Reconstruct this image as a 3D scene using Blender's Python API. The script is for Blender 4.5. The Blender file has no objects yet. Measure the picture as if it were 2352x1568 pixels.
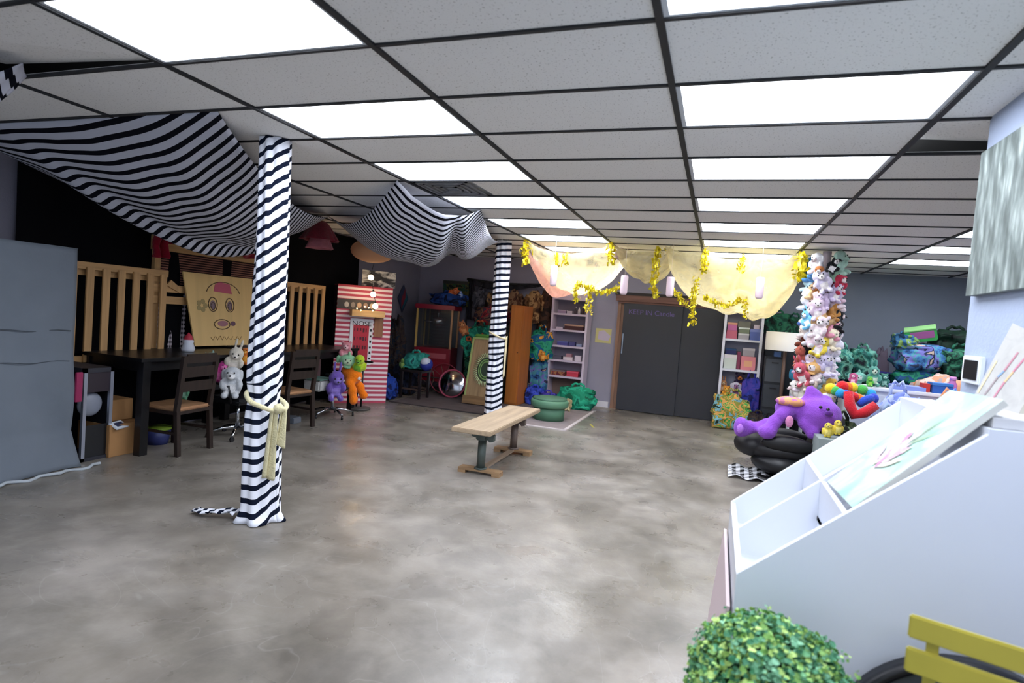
import bpy, bmesh, math, random
from mathutils import Vector, Matrix, Euler, noise
SC = bpy.context.scene
COL = SC.collection
PI = math.pi

# ------------------------------------------------------------------ camera
CAM_H = 1.60
CEIL = 2.729
YAW, PITCH, ROLL, FPX = -0.3348, -0.0446, 0.0767, 1348.48
_F = Vector((math.sin(YAW)*math.cos(PITCH), math.cos(YAW)*math.cos(PITCH), math.sin(PITCH)))
_r = Vector((math.cos(YAW), -math.sin(YAW), 0)); _u = _r.cross(_F)
_R = _r*math.cos(ROLL) + _u*math.sin(ROLL); _U = -_r*math.sin(ROLL) + _u*math.cos(ROLL)
cam_d = bpy.data.cameras.new('camera'); cam = bpy.data.objects.new('camera', cam_d); COL.objects.link(cam)
cam_d.sensor_width = 36; cam_d.lens = 36*FPX/2352; cam_d.clip_start = 0.05
cam_d.dof.use_dof = True; cam_d.dof.focus_distance = 5.5; cam_d.dof.aperture_fstop = 2.2
m = Matrix((( _R.x,_U.x,-_F.x,0),( _R.y,_U.y,-_F.y,0),( _R.z,_U.z,-_F.z,CAM_H),(0,0,0,1)))
cam.matrix_world = m
SC.camera = cam
def at(x, y, X=None, Y=None, Z=None):
    """the point of the room seen at pixel x, y of the 2352 px frame on the plane X=, Y= or Z="""
    d = _F + _R*(x-1176)/FPX - _U*(y-784)/FPX
    t = X/d.x if X is not None else Y/d.y if Y is not None else (Z-CAM_H)/d.z
    return Vector((0,0,CAM_H)) + d*t
# ------------------------------------------------------------------ world, exposure
SC.view_settings.view_transform = 'Standard'; SC.view_settings.look = 'None'
SC.view_settings.gamma = 1; SC.view_settings.exposure = 0.2
SC.view_settings.use_curve_mapping = False
w = bpy.data.worlds.new('world'); SC.world = w; w.use_nodes = True
w.node_tree.nodes['Background'].inputs[0].default_value = (0.70, 0.82, 1.0, 1)   # bluish daylight fill, added through the end left open behind the camera
w.node_tree.nodes['Background'].inputs[1].default_value = 1.0
LIGHT = 12.5      # radiance of the ceiling light diffusers

# ------------------------------------------------------------------ helpers
def lin(c):
    if isinstance(c, str):
        c = c.lstrip('#'); c = [int(c[i:i+2],16)/255 for i in (0,2,4)]
    return tuple((x/12.92 if x <= .04045 else ((x+.055)/1.055)**2.4) for x in c) + (1,)
MATS = {}
def newmat(name):
    mt = bpy.data.materials.new(name); mt.use_nodes = True
    return mt, mt.node_tree, mt.node_tree.nodes['Principled BSDF']
def mat(hexc, rough=.6, metal=0, vary=0.0, scale=8, bump=0, bscale=60, name=None, spec=.5, sheen=0, trans=0, alpha=1):
    key = (hexc, rough, metal, vary, scale, bump, bscale, spec, sheen, trans, alpha)
    if key in MATS: return MATS[key]
    mt, nt, b = newmat(name or 'paint_'+hexc.strip('#'))
    c = lin(hexc)
    b.inputs['Roughness'].default_value = rough; b.inputs['Metallic'].default_value = metal
    b.inputs['Specular IOR Level'].default_value = spec
    b.inputs['Base Color'].default_value = c
    if sheen: b.inputs['Sheen Weight'].default_value = sheen
    if trans: b.inputs['Transmission Weight'].default_value = trans
    if alpha < 1: b.inputs['Alpha'].default_value = alpha
    if vary or bump:
        tc = nt.nodes.new('ShaderNodeTexCoord')
    if vary:
        n = nt.nodes.new('ShaderNodeTexNoise'); n.inputs['Scale'].default_value = scale; n.inputs['Detail'].default_value = 5
        nt.links.new(tc.outputs['Object'], n.inputs['Vector'])
        r = nt.nodes.new('ShaderNodeValToRGB')
        r.color_ramp.elements[0].position = .3; r.color_ramp.elements[1].position = .7
        r.color_ramp.elements[0].color = tuple(max(0, x*(1-vary)) for x in c[:3])+(1,)
        r.color_ramp.elements[1].color = tuple(min(1, x*(1+vary)) for x in c[:3])+(1,)
        nt.links.new(n.outputs[0], r.inputs[0]); nt.links.new(r.outputs[0], b.inputs['Base Color'])
    if bump:
        n2 = nt.nodes.new('ShaderNodeTexNoise'); n2.inputs['Scale'].default_value = bscale; n2.inputs['Detail'].default_value = 4
        nt.links.new(tc.outputs['Object'], n2.inputs['Vector'])
        bp = nt.nodes.new('ShaderNodeBump'); bp.inputs['Strength'].default_value = bump; bp.inputs['Distance'].default_value = .02
        nt.links.new(n2.outputs[0], bp.inputs['Height']); nt.links.new(bp.outputs[0], b.inputs['Normal'])
    MATS[key] = mt
    return mt
def fab(hexc, vary=.12): return mat(hexc, .95, vary=vary, scale=14, bump=.5, bscale=70, spec=.15, sheen=.2)
def patch(cols, scale=9, rough=.7, name='patchwork', distort=.6):
    key = ('patch', tuple(cols), scale)
    if key in MATS: return MATS[key]
    mt, nt, b = newmat(name); b.inputs['Roughness'].default_value = rough; b.inputs['Specular IOR Level'].default_value = .25
    tc = nt.nodes.new('ShaderNodeTexCoord'); n = nt.nodes.new('ShaderNodeTexNoise')
    n.inputs['Scale'].default_value = scale; n.inputs['Detail'].default_value = 3; n.inputs['Distortion'].default_value = distort
    nt.links.new(tc.outputs['Object'], n.inputs['Vector'])
    r = nt.nodes.new('ShaderNodeValToRGB'); r.color_ramp.interpolation = 'CONSTANT'
    k = len(cols); el = r.color_ramp.elements
    while len(el) < k: el.new(.5)
    for i, c in enumerate(cols):
        el[i].position = .30 + .40*i/k if i else 0; el[i].color = lin(c)
    nt.links.new(n.outputs[0], r.inputs[0]); nt.links.new(r.outputs[0], b.inputs['Base Color'])
    MATS[key] = mt; return mt
def stripes(c1, c2, n=30, duty=.6, coord='UV', axis=1, wob=0.0, wscale=3, translucent=0, name='striped_cloth'):
    key = ('str', c1, c2, n, duty, coord, axis, wob, wscale, translucent)
    if key in MATS: return MATS[key]
    mt, nt, b = newmat(name); N = nt.nodes; L = nt.links
    b.inputs['Roughness'].default_value = .9; b.inputs['Specular IOR Level'].default_value = .1
    tc = N.new('ShaderNodeTexCoord'); sp = N.new('ShaderNodeSeparateXYZ')
    L.new(tc.outputs[coord], sp.inputs[0])
    mu = N.new('ShaderNodeMath'); mu.operation = 'MULTIPLY'; mu.inputs[1].default_value = n
    L.new(sp.outputs[axis], mu.inputs[0]); src = mu.outputs[0]
    if wob:
        ns = N.new('ShaderNodeTexNoise'); ns.inputs['Scale'].default_value = wscale; ns.inputs['Detail'].default_value = 1
        L.new(tc.outputs['Object'], ns.inputs['Vector'])
        ad = N.new('ShaderNodeMath'); ad.operation = 'MULTIPLY_ADD'; ad.inputs[1].default_value = wob
        L.new(ns.outputs[0], ad.inputs[0]); L.new(src, ad.inputs[2]); src = ad.outputs[0]
    fr = N.new('ShaderNodeMath'); fr.operation = 'FRACT'; L.new(src, fr.inputs[0])
    gt = N.new('ShaderNodeMath'); gt.operation = 'GREATER_THAN'; gt.inputs[1].default_value = duty; L.new(fr.outputs[0], gt.inputs[0])
    mx = N.new('ShaderNodeMix'); mx.data_type = 'RGBA'; L.new(gt.outputs[0], mx.inputs[0])
    mx.inputs[6].default_value = lin(c1); mx.inputs[7].default_value = lin(c2)
    L.new(mx.outputs[2], b.inputs['Base Color'])
    if translucent:
        tr = N.new('ShaderNodeBsdfTranslucent'); L.new(mx.outputs[2], tr.inputs[0])
        ms = N.new('ShaderNodeMixShader'); ms.inputs[0].default_value = translucent
        L.new(b.outputs[0], ms.inputs[1]); L.new(tr.outputs[0], ms.inputs[2])
        L.new(ms.outputs[0], N['Material Output'].inputs[0])
    MATS[key] = mt; return mt
def gingham(c1, c2, n=40):
    mt, nt, b = newmat('gingham'); N = nt.nodes; L = nt.links; b.inputs['Roughness'].default_value = .95
    tc = N.new('ShaderNodeTexCoord'); sp = N.new('ShaderNodeSeparateXYZ'); L.new(tc.outputs['UV'], sp.inputs[0]); outs = []
    for a in (0, 1):
        mu = N.new('ShaderNodeMath'); mu.operation = 'MULTIPLY'; mu.inputs[1].default_value = n; L.new(sp.outputs[a], mu.inputs[0])
        fr = N.new('ShaderNodeMath'); fr.operation = 'FRACT'; L.new(mu.outputs[0], fr.inputs[0])
        gt = N.new('ShaderNodeMath'); gt.operation = 'GREATER_THAN'; gt.inputs[1].default_value = .5; L.new(fr.outputs[0], gt.inputs[0]); outs.append(gt.outputs[0])
    ad = N.new('ShaderNodeMath'); ad.operation = 'ADD'; L.new(outs[0], ad.inputs[0]); L.new(outs[1], ad.inputs[1])
    hf = N.new('ShaderNodeMath'); hf.operation = 'MULTIPLY'; hf.inputs[1].default_value = .5; L.new(ad.outputs[0], hf.inputs[0])
    mx = N.new('ShaderNodeMix'); mx.data_type = 'RGBA'; L.new(hf.outputs[0], mx.inputs[0]); mx.inputs[6].default_value = lin(c1); mx.inputs[7].default_value = lin(c2)
    L.new(mx.outputs[2], b.inputs['Base Color']); return mt
def wood(hexc, dark=.6, scale=3, rough=.6, name='wood', along=0, bands=9):
    key = ('wood', hexc, dark, scale, rough, along)
    if key in MATS: return MATS[key]
    mt, nt, b = newmat(name); N = nt.nodes; L = nt.links; b.inputs['Roughness'].default_value = rough
    tc = N.new('ShaderNodeTexCoord'); mp = N.new('ShaderNodeMapping'); L.new(tc.outputs['Object'], mp.inputs[0])
    s = [bands*scale]*3; s[along] = scale*.6; mp.inputs['Scale'].default_value = s
    n = N.new('ShaderNodeTexNoise'); n.inputs['Scale'].default_value = 1; n.inputs['Detail'].default_value = 6; L.new(mp.outputs[0], n.inputs['Vector'])
    r = N.new('ShaderNodeValToRGB'); c = lin(hexc); r.color_ramp.elements[0].position = .32; r.color_ramp.elements[1].position = .66
    r.color_ramp.elements[0].color = tuple(x*dark for x in c[:3])+(1,); r.color_ramp.elements[1].color = c
    L.new(n.outputs[0], r.inputs[0]); L.new(r.outputs[0], b.inputs['Base Color'])
    MATS[key] = mt; return mt
def emis(hexc, s, name='glow'):
    mt, nt, b = newmat(name); b.inputs['Emission Color'].default_value = lin(hexc); b.inputs['Emission Strength'].default_value = s
    b.inputs['Base Color'].default_value = lin(hexc); return mt

class MB:
    def __init__(s): s.bm = bmesh.new(); s.uv = s.bm.loops.layers.uv.new('UVMap'); s.mi = 0
    def _new(s, faces, smooth=False):
        for f in faces: f.material_index = s.mi; f.smooth = smooth
    def box(s, c, size, rot=None, bev=0):
        M = Matrix.Translation(c) @ (Euler(rot).to_matrix().to_4x4() if rot else Matrix()) @ Matrix.Diagonal((*size, 1))
        r = bmesh.ops.create_cube(s.bm, size=1, matrix=M); fs = {f for v in r['verts'] for f in v.link_faces}; s._new(fs)
        if bev:
            es = list({e for v in r['verts'] for e in v.link_edges})
            rr = bmesh.ops.bevel(s.bm, geom=es, offset=bev, segments=2, affect='EDGES'); s._new(rr['faces'])
        return s
    def bx(s, a, b, bev=0):
        return s.box([(a[i]+b[i])/2 for i in range(3)], [abs(b[i]-a[i]) for i in range(3)], bev=bev)
    def cyl(s, p0, p1, r0, r1=None, seg=16, smooth=True, cap=True):
        r1 = r0 if r1 is None else r1; p0 = Vector(p0); p1 = Vector(p1); d = p1-p0
        q = d.to_track_quat('Z', 'Y').to_matrix().to_4x4(); M = Matrix.Translation((p0+p1)/2) @ q
        r = bmesh.ops.create_cone(s.bm, cap_ends=cap, segments=seg, radius1=r0, radius2=r1, depth=d.length, matrix=M)
        fs = {f for v in r['verts'] for f in v.link_faces}
        for f in fs: f.material_index = s.mi; f.smooth = smooth and len(f.verts) == 4
        return s
    def ball(s, c, r, sc=(1,1,1), sub=3, rot=None, smooth=True):
        M = Matrix.Translation(c) @ (Euler(rot).to_matrix().to_4x4() if rot else Matrix()) @ Matrix.Diagonal((*sc, 1))
        rr = bmesh.ops.create_icosphere(s.bm, subdivisions=sub, radius=r, matrix=M)
        s._new({f for v in rr['verts'] for f in v.link_faces}, smooth); return s
    def tube(s, pts, r, seg=8, closed=False):
        pts = [Vector(p) for p in pts]; n = len(pts); rings = []
        for i, p in enumerate(pts):
            a = pts[(i-1) % n] if (closed or i) else pts[0]; b = pts[(i+1) % n] if (closed or i < n-1) else pts[-1]
            d = (b-a).normalized(); x = d.cross(Vector((0,0,1)));
            if x.length < .1: x = d.cross(Vector((0,1,0)))
            x.normalize(); y = d.cross(x); rr = r[i] if isinstance(r, (list,tuple)) else r
            rings.append([s.bm.verts.new(p + x*rr*math.cos(2*PI*k/seg) + y*rr*math.sin(2*PI*k/seg)) for k in range(seg)])
        fs = []
        for i in range(n if closed else n-1):
            A, B = rings[i], rings[(i+1) % n]
            for k in range(seg): fs.append(s.bm.faces.new((A[k], A[(k+1)%seg], B[(k+1)%seg], B[k])))
        s._new(fs, True)
        if not closed: s._new([s.bm.faces.new(rings[0][::-1]), s.bm.faces.new(rings[-1])])
        return s
    def lathe(s, prof, c=(0,0,0), seg=32, smooth=True):
        rings = []
        for r, z in prof: rings.append([s.bm.verts.new((c[0]+r*math.cos(2*PI*k/seg), c[1]+r*math.sin(2*PI*k/seg), c[2]+z)) for k in range(seg)])
        fs = []
        for A, B in zip(rings, rings[1:]):
            for k in range(seg): fs.append(s.bm.faces.new((A[k], A[(k+1)%seg], B[(k+1)%seg], B[k])))
        s._new(fs, smooth); return s
    def prism(s, poly, d, origin=(0,0,0)):
        """poly: list of 3D points (planar), d: extrusion vector"""
        d = Vector(d); o = Vector(origin)
        a = [s.bm.verts.new(Vector(p)+o) for p in poly]; b = [s.bm.verts.new(Vector(p)+o+d) for p in poly]; n = len(a)
        fs = [s.bm.faces.new(a[::-1]), s.bm.faces.new(b)] + [s.bm.faces.new((a[i], a[(i+1)%n], b[(i+1)%n], b[i])) for i in range(n)]
        s._new(fs); return s
    def grid(s, fn, nu, nv, smooth=True):
        V = [[s.bm.verts.new(fn(i/nu, j/nv)) for j in range(nv+1)] for i in range(nu+1)]; fs = []
        for i in range(nu):
            for j in range(nv):
                f = s.bm.faces.new((V[i][j], V[i+1][j], V[i+1][j+1], V[i][j+1])); fs.append(f)
                for lp, (a, b) in zip(f.loops, ((i,j),(i+1,j),(i+1,j+1),(i,j+1))): lp[s.uv].uv = (a/nu, b/nv)
        s._new(fs, smooth); return s
    def noise(s, amp, freq, seed=0):
        for v in s.bm.verts:
            o = noise.noise_vector(v.co*freq + Vector((seed, seed*1.7, -seed))); v.co += o*amp
        return s
    def build(s, name, mats, parent=None, loc=None, solid=0, fixn=True):
        if fixn: bmesh.ops.recalc_face_normals(s.bm, faces=s.bm.faces)
        me = bpy.data.meshes.new(name); s.bm.to_mesh(me); s.bm.free()
        for mm in (mats if isinstance(mats, (list, tuple)) else [mats]): me.materials.append(mm)
        o = bpy.data.objects.new(name, me); COL.objects.link(o)
        if loc is not None: o.location = loc
        if parent: o.parent = parent
        if solid:
            md = o.modifiers.new('solid', 'SOLIDIFY'); md.thickness = solid; md.offset = 0
        return o
def tag(o, label=None, cat=None, group=None, kind=None):
    if label: o['label'] = label
    if cat: o['category'] = cat
    if group: o['group'] = group
    if kind: o['kind'] = kind
    return o
def thing(name, label, cat, loc=(0,0,0), rz=0, group=None, rot=None):
    o = bpy.data.objects.new(name, None); COL.objects.link(o); o.empty_display_size = .05
    o.location = loc; o.rotation_euler = rot or (0,0,rz); return tag(o, label, cat, group)
def struct(o): o['kind'] = 'structure'; return o
KIDS = {}
def copy_tree(o, parent=None):
    c = o.copy(); COL.objects.link(c)
    if parent: c.parent = parent
    for ch in list(o.children): copy_tree(ch, c)
    return c
def text_obj(s, size, loc, rot, mt, parent=None, name='lettering', ext=.001, align='CENTER', sx=1):
    cu = bpy.data.curves.new(name, 'FONT'); cu.body = s; cu.size = size; cu.extrude = ext; cu.align_x = align; cu.align_y = 'CENTER'
    t = bpy.data.objects.new(name, cu); COL.objects.link(t)
    dg = bpy.context.evaluated_depsgraph_get(); me = bpy.data.meshes.new_from_object(t.evaluated_get(dg))
    bpy.data.objects.remove(t); me.materials.clear(); me.materials.append(mt)
    o = bpy.data.objects.new(name, me); COL.objects.link(o); o.location = loc; o.rotation_euler = rot; o.scale = (sx,1,1)
    if parent: o.parent = parent
    return o

WHITE = mat('#e9eaee', .5); WHITE2 = mat('#dcdbe4', .5)
BLACK = mat('#0b0b0e', .5); BLACKM = mat('#17181c', .4); DARKWOOD = wood('#2c201c', .6, 3, .4, 'dark_wood', 2)
CHROME = mat('#c9ccd2', .15, 1); SILVER = mat('#aeb4c4', .35, .8); PINE = wood('#c79c68', .72, 3, .55, 'pine_wood', 2); PINEY = wood('#c79c68', .72, 3, .55, 'pine_wood', 1)
GREYMETAL = mat('#55605f', .5, .6)

# ------------------------------------------------------------------ setting
def concrete():
    mt, nt, b = newmat('polished_concrete'); N = nt.nodes; L = nt.links
    tc = N.new('ShaderNodeTexCoord')
    def ns(scale, det, dist=0, vec=None):
        n = N.new('ShaderNodeTexNoise'); n.inputs['Scale'].default_value = scale; n.inputs['Detail'].default_value = det; n.inputs['Distortion'].default_value = dist
        n.inputs['Roughness'].default_value = .62
        L.new(vec or tc.outputs['Object'], n.inputs['Vector']); return n.outputs[0]
    def ramp(src, stops):
        r = N.new('ShaderNodeValToRGB'); el = r.color_ramp.elements
        while len(el) < len(stops): el.new(.5)
        for e, (p, c) in zip(el, stops): e.position = p; e.color = lin(c) if isinstance(c, str) else (c,c,c,1)
        L.new(src, r.inputs[0]); return r.outputs[0]
    big = ramp(ns(.7, 7, .15), [(.36, '#6a645b'), (.5, '#857e75'), (.64, '#9f9890')])
    mid = ramp(ns(2.6, 9, .25), [(.38, .66), (.52, .95), (.66, 1.14)])
    mx = N.new('ShaderNodeMix'); mx.data_type = 'RGBA'; mx.blend_type = 'MULTIPLY'; mx.inputs[0].default_value = .75
    L.new(big, mx.inputs[6]); L.new(mid, mx.inputs[7])
    # thin scratches
    w_ = N.new('ShaderNodeTexNoise'); w_.inputs['Scale'].default_value = 1.1; w_.inputs['Detail'].default_value = 2; w_.inputs['Distortion'].default_value = 1.5
    L.new(tc.outputs['Object'], w_.inputs['Vector'])
    sc = ramp(w_.outputs[0], [(.0, 0.0), (.497, 0.0), (.5, 1.0), (.503, 0.0)])
    mx2 = N.new('ShaderNodeMix'); mx2.data_type = 'RGBA'; mx2.blend_type = 'ADD'
    ml = N.new('ShaderNodeMath'); ml.operation = 'MULTIPLY'; ml.inputs[1].default_value = .05; L.new(sc, ml.inputs[0]); L.new(ml.outputs[0], mx2.inputs[0])
    L.new(mx.outputs[2], mx2.inputs[6]); mx2.inputs[7].default_value = (1,1,1,1)
    L.new(mx2.outputs[2], b.inputs['Base Color'])
    rr = ramp(ns(2.2, 6, .5), [(.35, .22), (.65, .44)]); L.new(rr, b.inputs['Roughness'])
    b.inputs['Specular IOR Level'].default_value = .55
    bp = N.new('ShaderNodeBump'); bp.inputs['Strength'].default_value = .12; bp.inputs['Distance'].default_value = .01
    L.new(ns(30, 4), bp.inputs['Height']); L.new(bp.outputs[0], b.inputs['Normal'])
    return mt
def ceiling_mat():
    mt, nt, b = newmat('acoustic_tile'); N = nt.nodes; L = nt.links; b.inputs['Roughness'].default_value = .95; b.inputs['Specular IOR Level'].default_value = .1
    tc = N.new('ShaderNodeTexCoord')
    n = N.new('ShaderNodeTexNoise'); n.inputs['Scale'].default_value = 95; n.inputs['Detail'].default_value = 2; L.new(tc.outputs['Object'], n.inputs['Vector'])
    r = N.new('ShaderNodeValToRGB'); e = r.color_ramp.elements; e[0].position = .31; e[0].color = lin('#b5b3af'); e[1].position = .37; e[1].color = lin('#efeeec')
    L.new(n.outputs[0], r.inputs[0]); L.new(r.outputs[0], b.inputs['Base Color']); return mt
XL, XR, YB, YF = -6.0, 5.0, 11.05, -3.2
o = MB().bx((XL-.1, YF, -.1), (XR+.1, YB+.1, 0)).build('floor', concrete()); struct(o)
GX0, GY0, DX, DY = -2.7383, 2.2338, 1.2192, .6096
lights = set()
for j in (-1,1,3,5,7,9,11):
    lights.add((0,j)); lights.add((2,j))
lights.add((2,-3)); lights.add((2,-7))  # out of view, added to light the room from behind the camera
for j in (7,9,11): lights.add((4,j))
vent = (0,4)
mb = MB(); rnd = random.Random(3)
for i in range(-4, 8):
    for j in range(-10, 16):
        if (i,j) in lights or (i,j) == vent: continue
        x0, x1 = max(XL, GX0+i*DX), min(XR, GX0+(i+1)*DX); y0, y1 = max(YF, GY0+j*DY), min(YB, GY0+(j+1)*DY)
        if x1-x0 < .02 or y1-y0 < .02: continue
        z = CEIL+.004; dz = [0,0,0,0]
        if (i,j) == (3,2): dz = [.0, .0, .02, .09]
        if (i,j) == (-1,-1): dz = [.0,.0,.02,.08]
        vs = [(x0,y0,z+dz[0]), (x1,y0,z+dz[1]), (x1,y1,z+dz[2]), (x0,y1,z+dz[3])]
        f = mb.bm.faces.new([mb.bm.verts.new(v) for v in vs])
struct(mb.build('ceiling', ceiling_mat(), fixn=False, solid=.012))
struct(MB().bx((XL,YF,CEIL+.2),(XR,YB,CEIL+.25)).build('trim_9', mat('#2b2a28', .9)))
mb = MB()
for i in range(-3, 7):
    x = GX0+i*DX
    if XL < x < XR: mb.bx((x-.015, YF, CEIL-.014), (x+.015, YB, CEIL+.004))
for j in range(-9, 16):
    y = GY0+j*DY
    if YF < y < YB: mb.bx((XL, y-.0105, CEIL-.012), (XR, y+.0105, CEIL+.003))
struct(mb.build('trim_1', mat('#1c1e22', .6)))
# ceiling lights
DIFF = emis('#eef4ff', LIGHT, 'light_diffuser')
lt0 = None
place = {(0,'a'):'first'}
colname = {0:'left', 2:'middle', 4:'right'}
rowname = {-9:'', -7:'', -5:'', -3:'', -1:'nearest', 1:'second nearest', 3:'third nearest', 5:'fourth nearest', 7:'fifth nearest', 9:'sixth nearest', 11:'farthest'}
for (i,j) in sorted(lights):
    cx, cy = GX0+(i+.5)*DX, GY0+(j+.5)*DY
    if lt0 is None:
        lt0 = thing('ceiling_light', '', 'light', (cx,cy,CEIL), group='flat ceiling light panels')
        mb = MB(); W, D = DX-.03, DY-.02
        for sx in (-1,1): mb.bx((sx*W/2, -D/2, -.006), (sx*(W/2-.022), D/2, .03))
        for sy in (-1,1): mb.bx((-W/2, sy*D/2, -.006), (W/2, sy*(D/2-.016), .03))
        mb.build('frame', mat('#cfd4da', .5), lt0)
        MB().bx((-W/2+.02, -D/2+.014, 0), (W/2-.02, D/2-.014, .012)).build('diffuser', DIFF, lt0)
        o = lt0
    else:
        o = copy_tree(lt0); o.location = (cx,cy,CEIL)
    if j < -1: o['label'] = 'added unseen ceiling light panel behind the camera, %s line' % colname[i]
    elif i == 4: o['label'] = 'lit ceiling panel over the side room, %s' % {7:'small corner nearest the picture wall', 9:'middle one of three', 11:'longest and farthest one'}[j]
    else: o['label'] = 'bright white ceiling light panel, %s in the %s line of lights' % (rowname[j], colname[i])
# metal vent tile
cx, cy = GX0+.5*DX*.5+.0, GY0+4.5*DY
t = thing('ceiling_vent', 'square brushed metal vent tile in the ceiling beside the farther striped canopy', 'vent', (GX0+.305, cy, CEIL))
MB().bx((-.29,-.29,0),(.29,.29,.01)).build('face_plate', mat('#8c8f94', .35, .7, vary=.3, scale=5), t)
mb = MB()
for k in range(4):
    r = .26-.06*k; mb.bx((-r,-r,-.012),(r,-r+.02,0)).bx((-r,r-.02,-.012),(r,r,0)).bx((-r,-r,-.012),(-r+.02,r,0)).bx((r-.02,-r,-.012),(r,r,0))
mb.build('louvre', mat('#9a9da2', .4, .7), t)
struct(MB().bx((GX0+.61, GY0+4*DY, CEIL+.002), (GX0+DX, GY0+5*DY, CEIL+.012)).build('trim_2', ceiling_mat()))
# walls
WL = mat('#85828f', .85, vary=.05, scale=2, bump=.15, bscale=50); WB = mat('#9a97a8', .85, vary=.05, scale=1.5, bump=.15, bscale=50)
WN = mat('#a3afc6', .8, vary=.04, scale=2, bump=.15, bscale=50); WS = mat('#7c8494', .85, vary=.05, scale=1.5, bump=.1, bscale=50)
struct(MB().bx((XL-.1, YF, 0), (XL, YB, CEIL+.2)).build('wall_left', WL))
struct(MB().bx((XL-.1, YB, 0), (1.0, YB+.1, CEIL+.2)).build('wall_back', WB))
struct(MB().bx((1.0, YB, 0), (XR+.1, YB+.1, CEIL+.2)).build('wall_back_side_room', WS))
struct(MB().bx((XR, YF, 0), (XR+.1, YB, CEIL+.2)).build('wall_far_right', WS))
struct(MB().bx((1.15, YF, 0), (1.29, 3.46, CEIL+.19)).build('wall_right', WN))
struct(MB().bx((-2.22, YB-.02, 0), (-1.83, YB, .11)).build('baseboard_back', mat('#dcd9e2', .5)))
struct(MB().bx((1.0, YB-.02, 0), (XR, YB, .11)).build('baseboard_side', mat('#3b4250', .5)))
# sliding double door
JAMB = wood('#9a7560', .7, 3, .6, 'jamb_wood', 2); DOOR = mat('#303139', .55, vary=.06, scale=1.2)
d1 = thing('door_1', 'wide charcoal double sliding door in the back wall, with faint purple writing at its top', 'door', (-1.7, YB, 0)); d1['kind'] = 'structure'
MB().bx((.03,-.10,.01),(1.08,-.06,1.985)).build('door_panel', DOOR, d1)
MB().bx((1.05,-.055,.01),(1.86,-.015,1.95)).build('door_panel', DOOR, d1)
MB().bx((.045,-.115,1.05),(.065,-.10,1.42)).build('door_handle', mat('#8f98a4', .3, .8), d1)
MB().bx((-.09,-.05,0),(-.03,.0,2.0)).bx((-.03,-.03,0),(.04,-.005,2.0)).build('jamb', [JAMB], d1)
text_obj('KEEP IN Candle', .125, (.53,-.102,1.83), (PI/2,0,0), mat('#6a5a96', .7), d1)
struct(MB().bx((-1.82, YB-.16, 2.02), (.10, YB, 2.13)).bx((-1.75, YB-.12, 1.985), (.10, YB-.005, 2.02)).build('trim_3', wood('#7a5348', .6, 3, .6, 'beam_wood', 0)))
struct(MB().bx((-1.84, YB-.17, 2.13), (.12, YB, 2.18)).build('trim_4', mat('#1d1616', .6)))

# ------------------------------------------------------------------ striped cloth
STR = stripes('#d8dae6', '#15161f', n=1, duty=.58, coord='UV', axis=1, wob=.05, wscale=4, translucent=.25, name='striped_cloth')
STRP = stripes('#eff1fb', '#131a2c', n=1, duty=.60, coord='UV', axis=1, wob=.25, wscale=4, name='striped_wrap')
def setuv(o, f):
    me = o.data; uv = me.uv_layers[0].data
    for lp in me.loops:
        u, v = uv[lp.index].uv; uv[lp.index].uv = f(u, v)
def drape(name, A, B, C, D, sag, e, bands, label, cat, mt=STR, nu=60, nv=70, wr=.03, grp=None, fold=None, asym=(1,1), flat=1, suv=None):
    A, B, C, D = map(Vector, (A, B, C, D))
    def ed(p, q, t, s): return p.lerp(q, t) - Vector((0,0,s*(4*t*(1-t))**(flat if flat == 1 else .8)))
    def fn(u, v):
        e0 = ed(A,B,u,e[0]); e2 = ed(D,C,u,e[2]); e3 = ed(A,D,v,e[3]); e1 = ed(B,C,v,e[1])
        bl = A*(1-u)*(1-v)+B*u*(1-v)+C*u*v+D*(1-u)*v
        p = e0*(1-v)+e2*v+e3*(1-u)+e1*u-bl
        uu = u**asym[0]; vv = v**asym[1]
        p = p - Vector((0,0,sag*(16*uu*(1-uu)*vv*(1-vv))**flat))
        k = wr*min(1, 6*v*(1-v)+.25)*min(1, 6*u*(1-u)+.2)
        p.z += k*math.sin(7*PI*(u+.25*noise.noise((u*2,v*2,3)))) + k*1.2*noise.noise((u*9, v*3, 1))
        if fold: p.z += fold(u, v)
        return p
    o = MB().grid(fn, nu, nv).build(name, mt, solid=.004)
    setuv(o, suv or (lambda u, v: (u, v*bands)))
    return tag(o, label, cat, grp)
K = (-4.91, 6.47, 2.70)
drape('striped_canopy', (-5.85,2.86,2.715), (-3.04,2.86,2.72), K, (-5.9,5.9,2.62), .31, (.0,.20,.20,.12), 33,
      'large black and white striped ceiling cloth over the left corner, nearer the camera', 'canopy', wr=.010,
      suv=lambda u, v: (u, 33*(v*(1+.30*(1-u)**2) + .10*u**5)),
      fold=lambda u, v: -.13*math.exp(-((u-.22-.45*v)/(.035 if u-.22-.45*v > 0 else .10))**2)*math.sin(PI*v))
drape('striped_canopy', (-2.81,4.63,2.722), (-2.55,5.97,2.722), (-3.18,8.27,2.70), K, .19, (.17,.12,.28,.22), 31,
      'black and white striped ceiling cloth in a deep swag between the two striped columns', 'canopy', wr=.016,
      asym=(.8,1), suv=lambda u, v: (u, 31*v + 26*max(0, u-.66)*(.4+v)),
      fold=lambda u, v: .13*math.exp(-((u-.68)/.07)**2)*math.sin(PI*v)-.05*math.exp(-((u-.84)/.1)**2)*math.sin(PI*v))
drape('striped_streamer', (-3.55,2.08,2.72), (-3.75,2.22,2.72), (-4.2,1.95,2.42), (-4.3,1.55,2.36), .03, (.02,.08,.05,.08), 11,
      'loose striped cloth end pinned to the ceiling in the top left corner', 'cloth', wr=.03, nu=16, nv=24)
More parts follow.
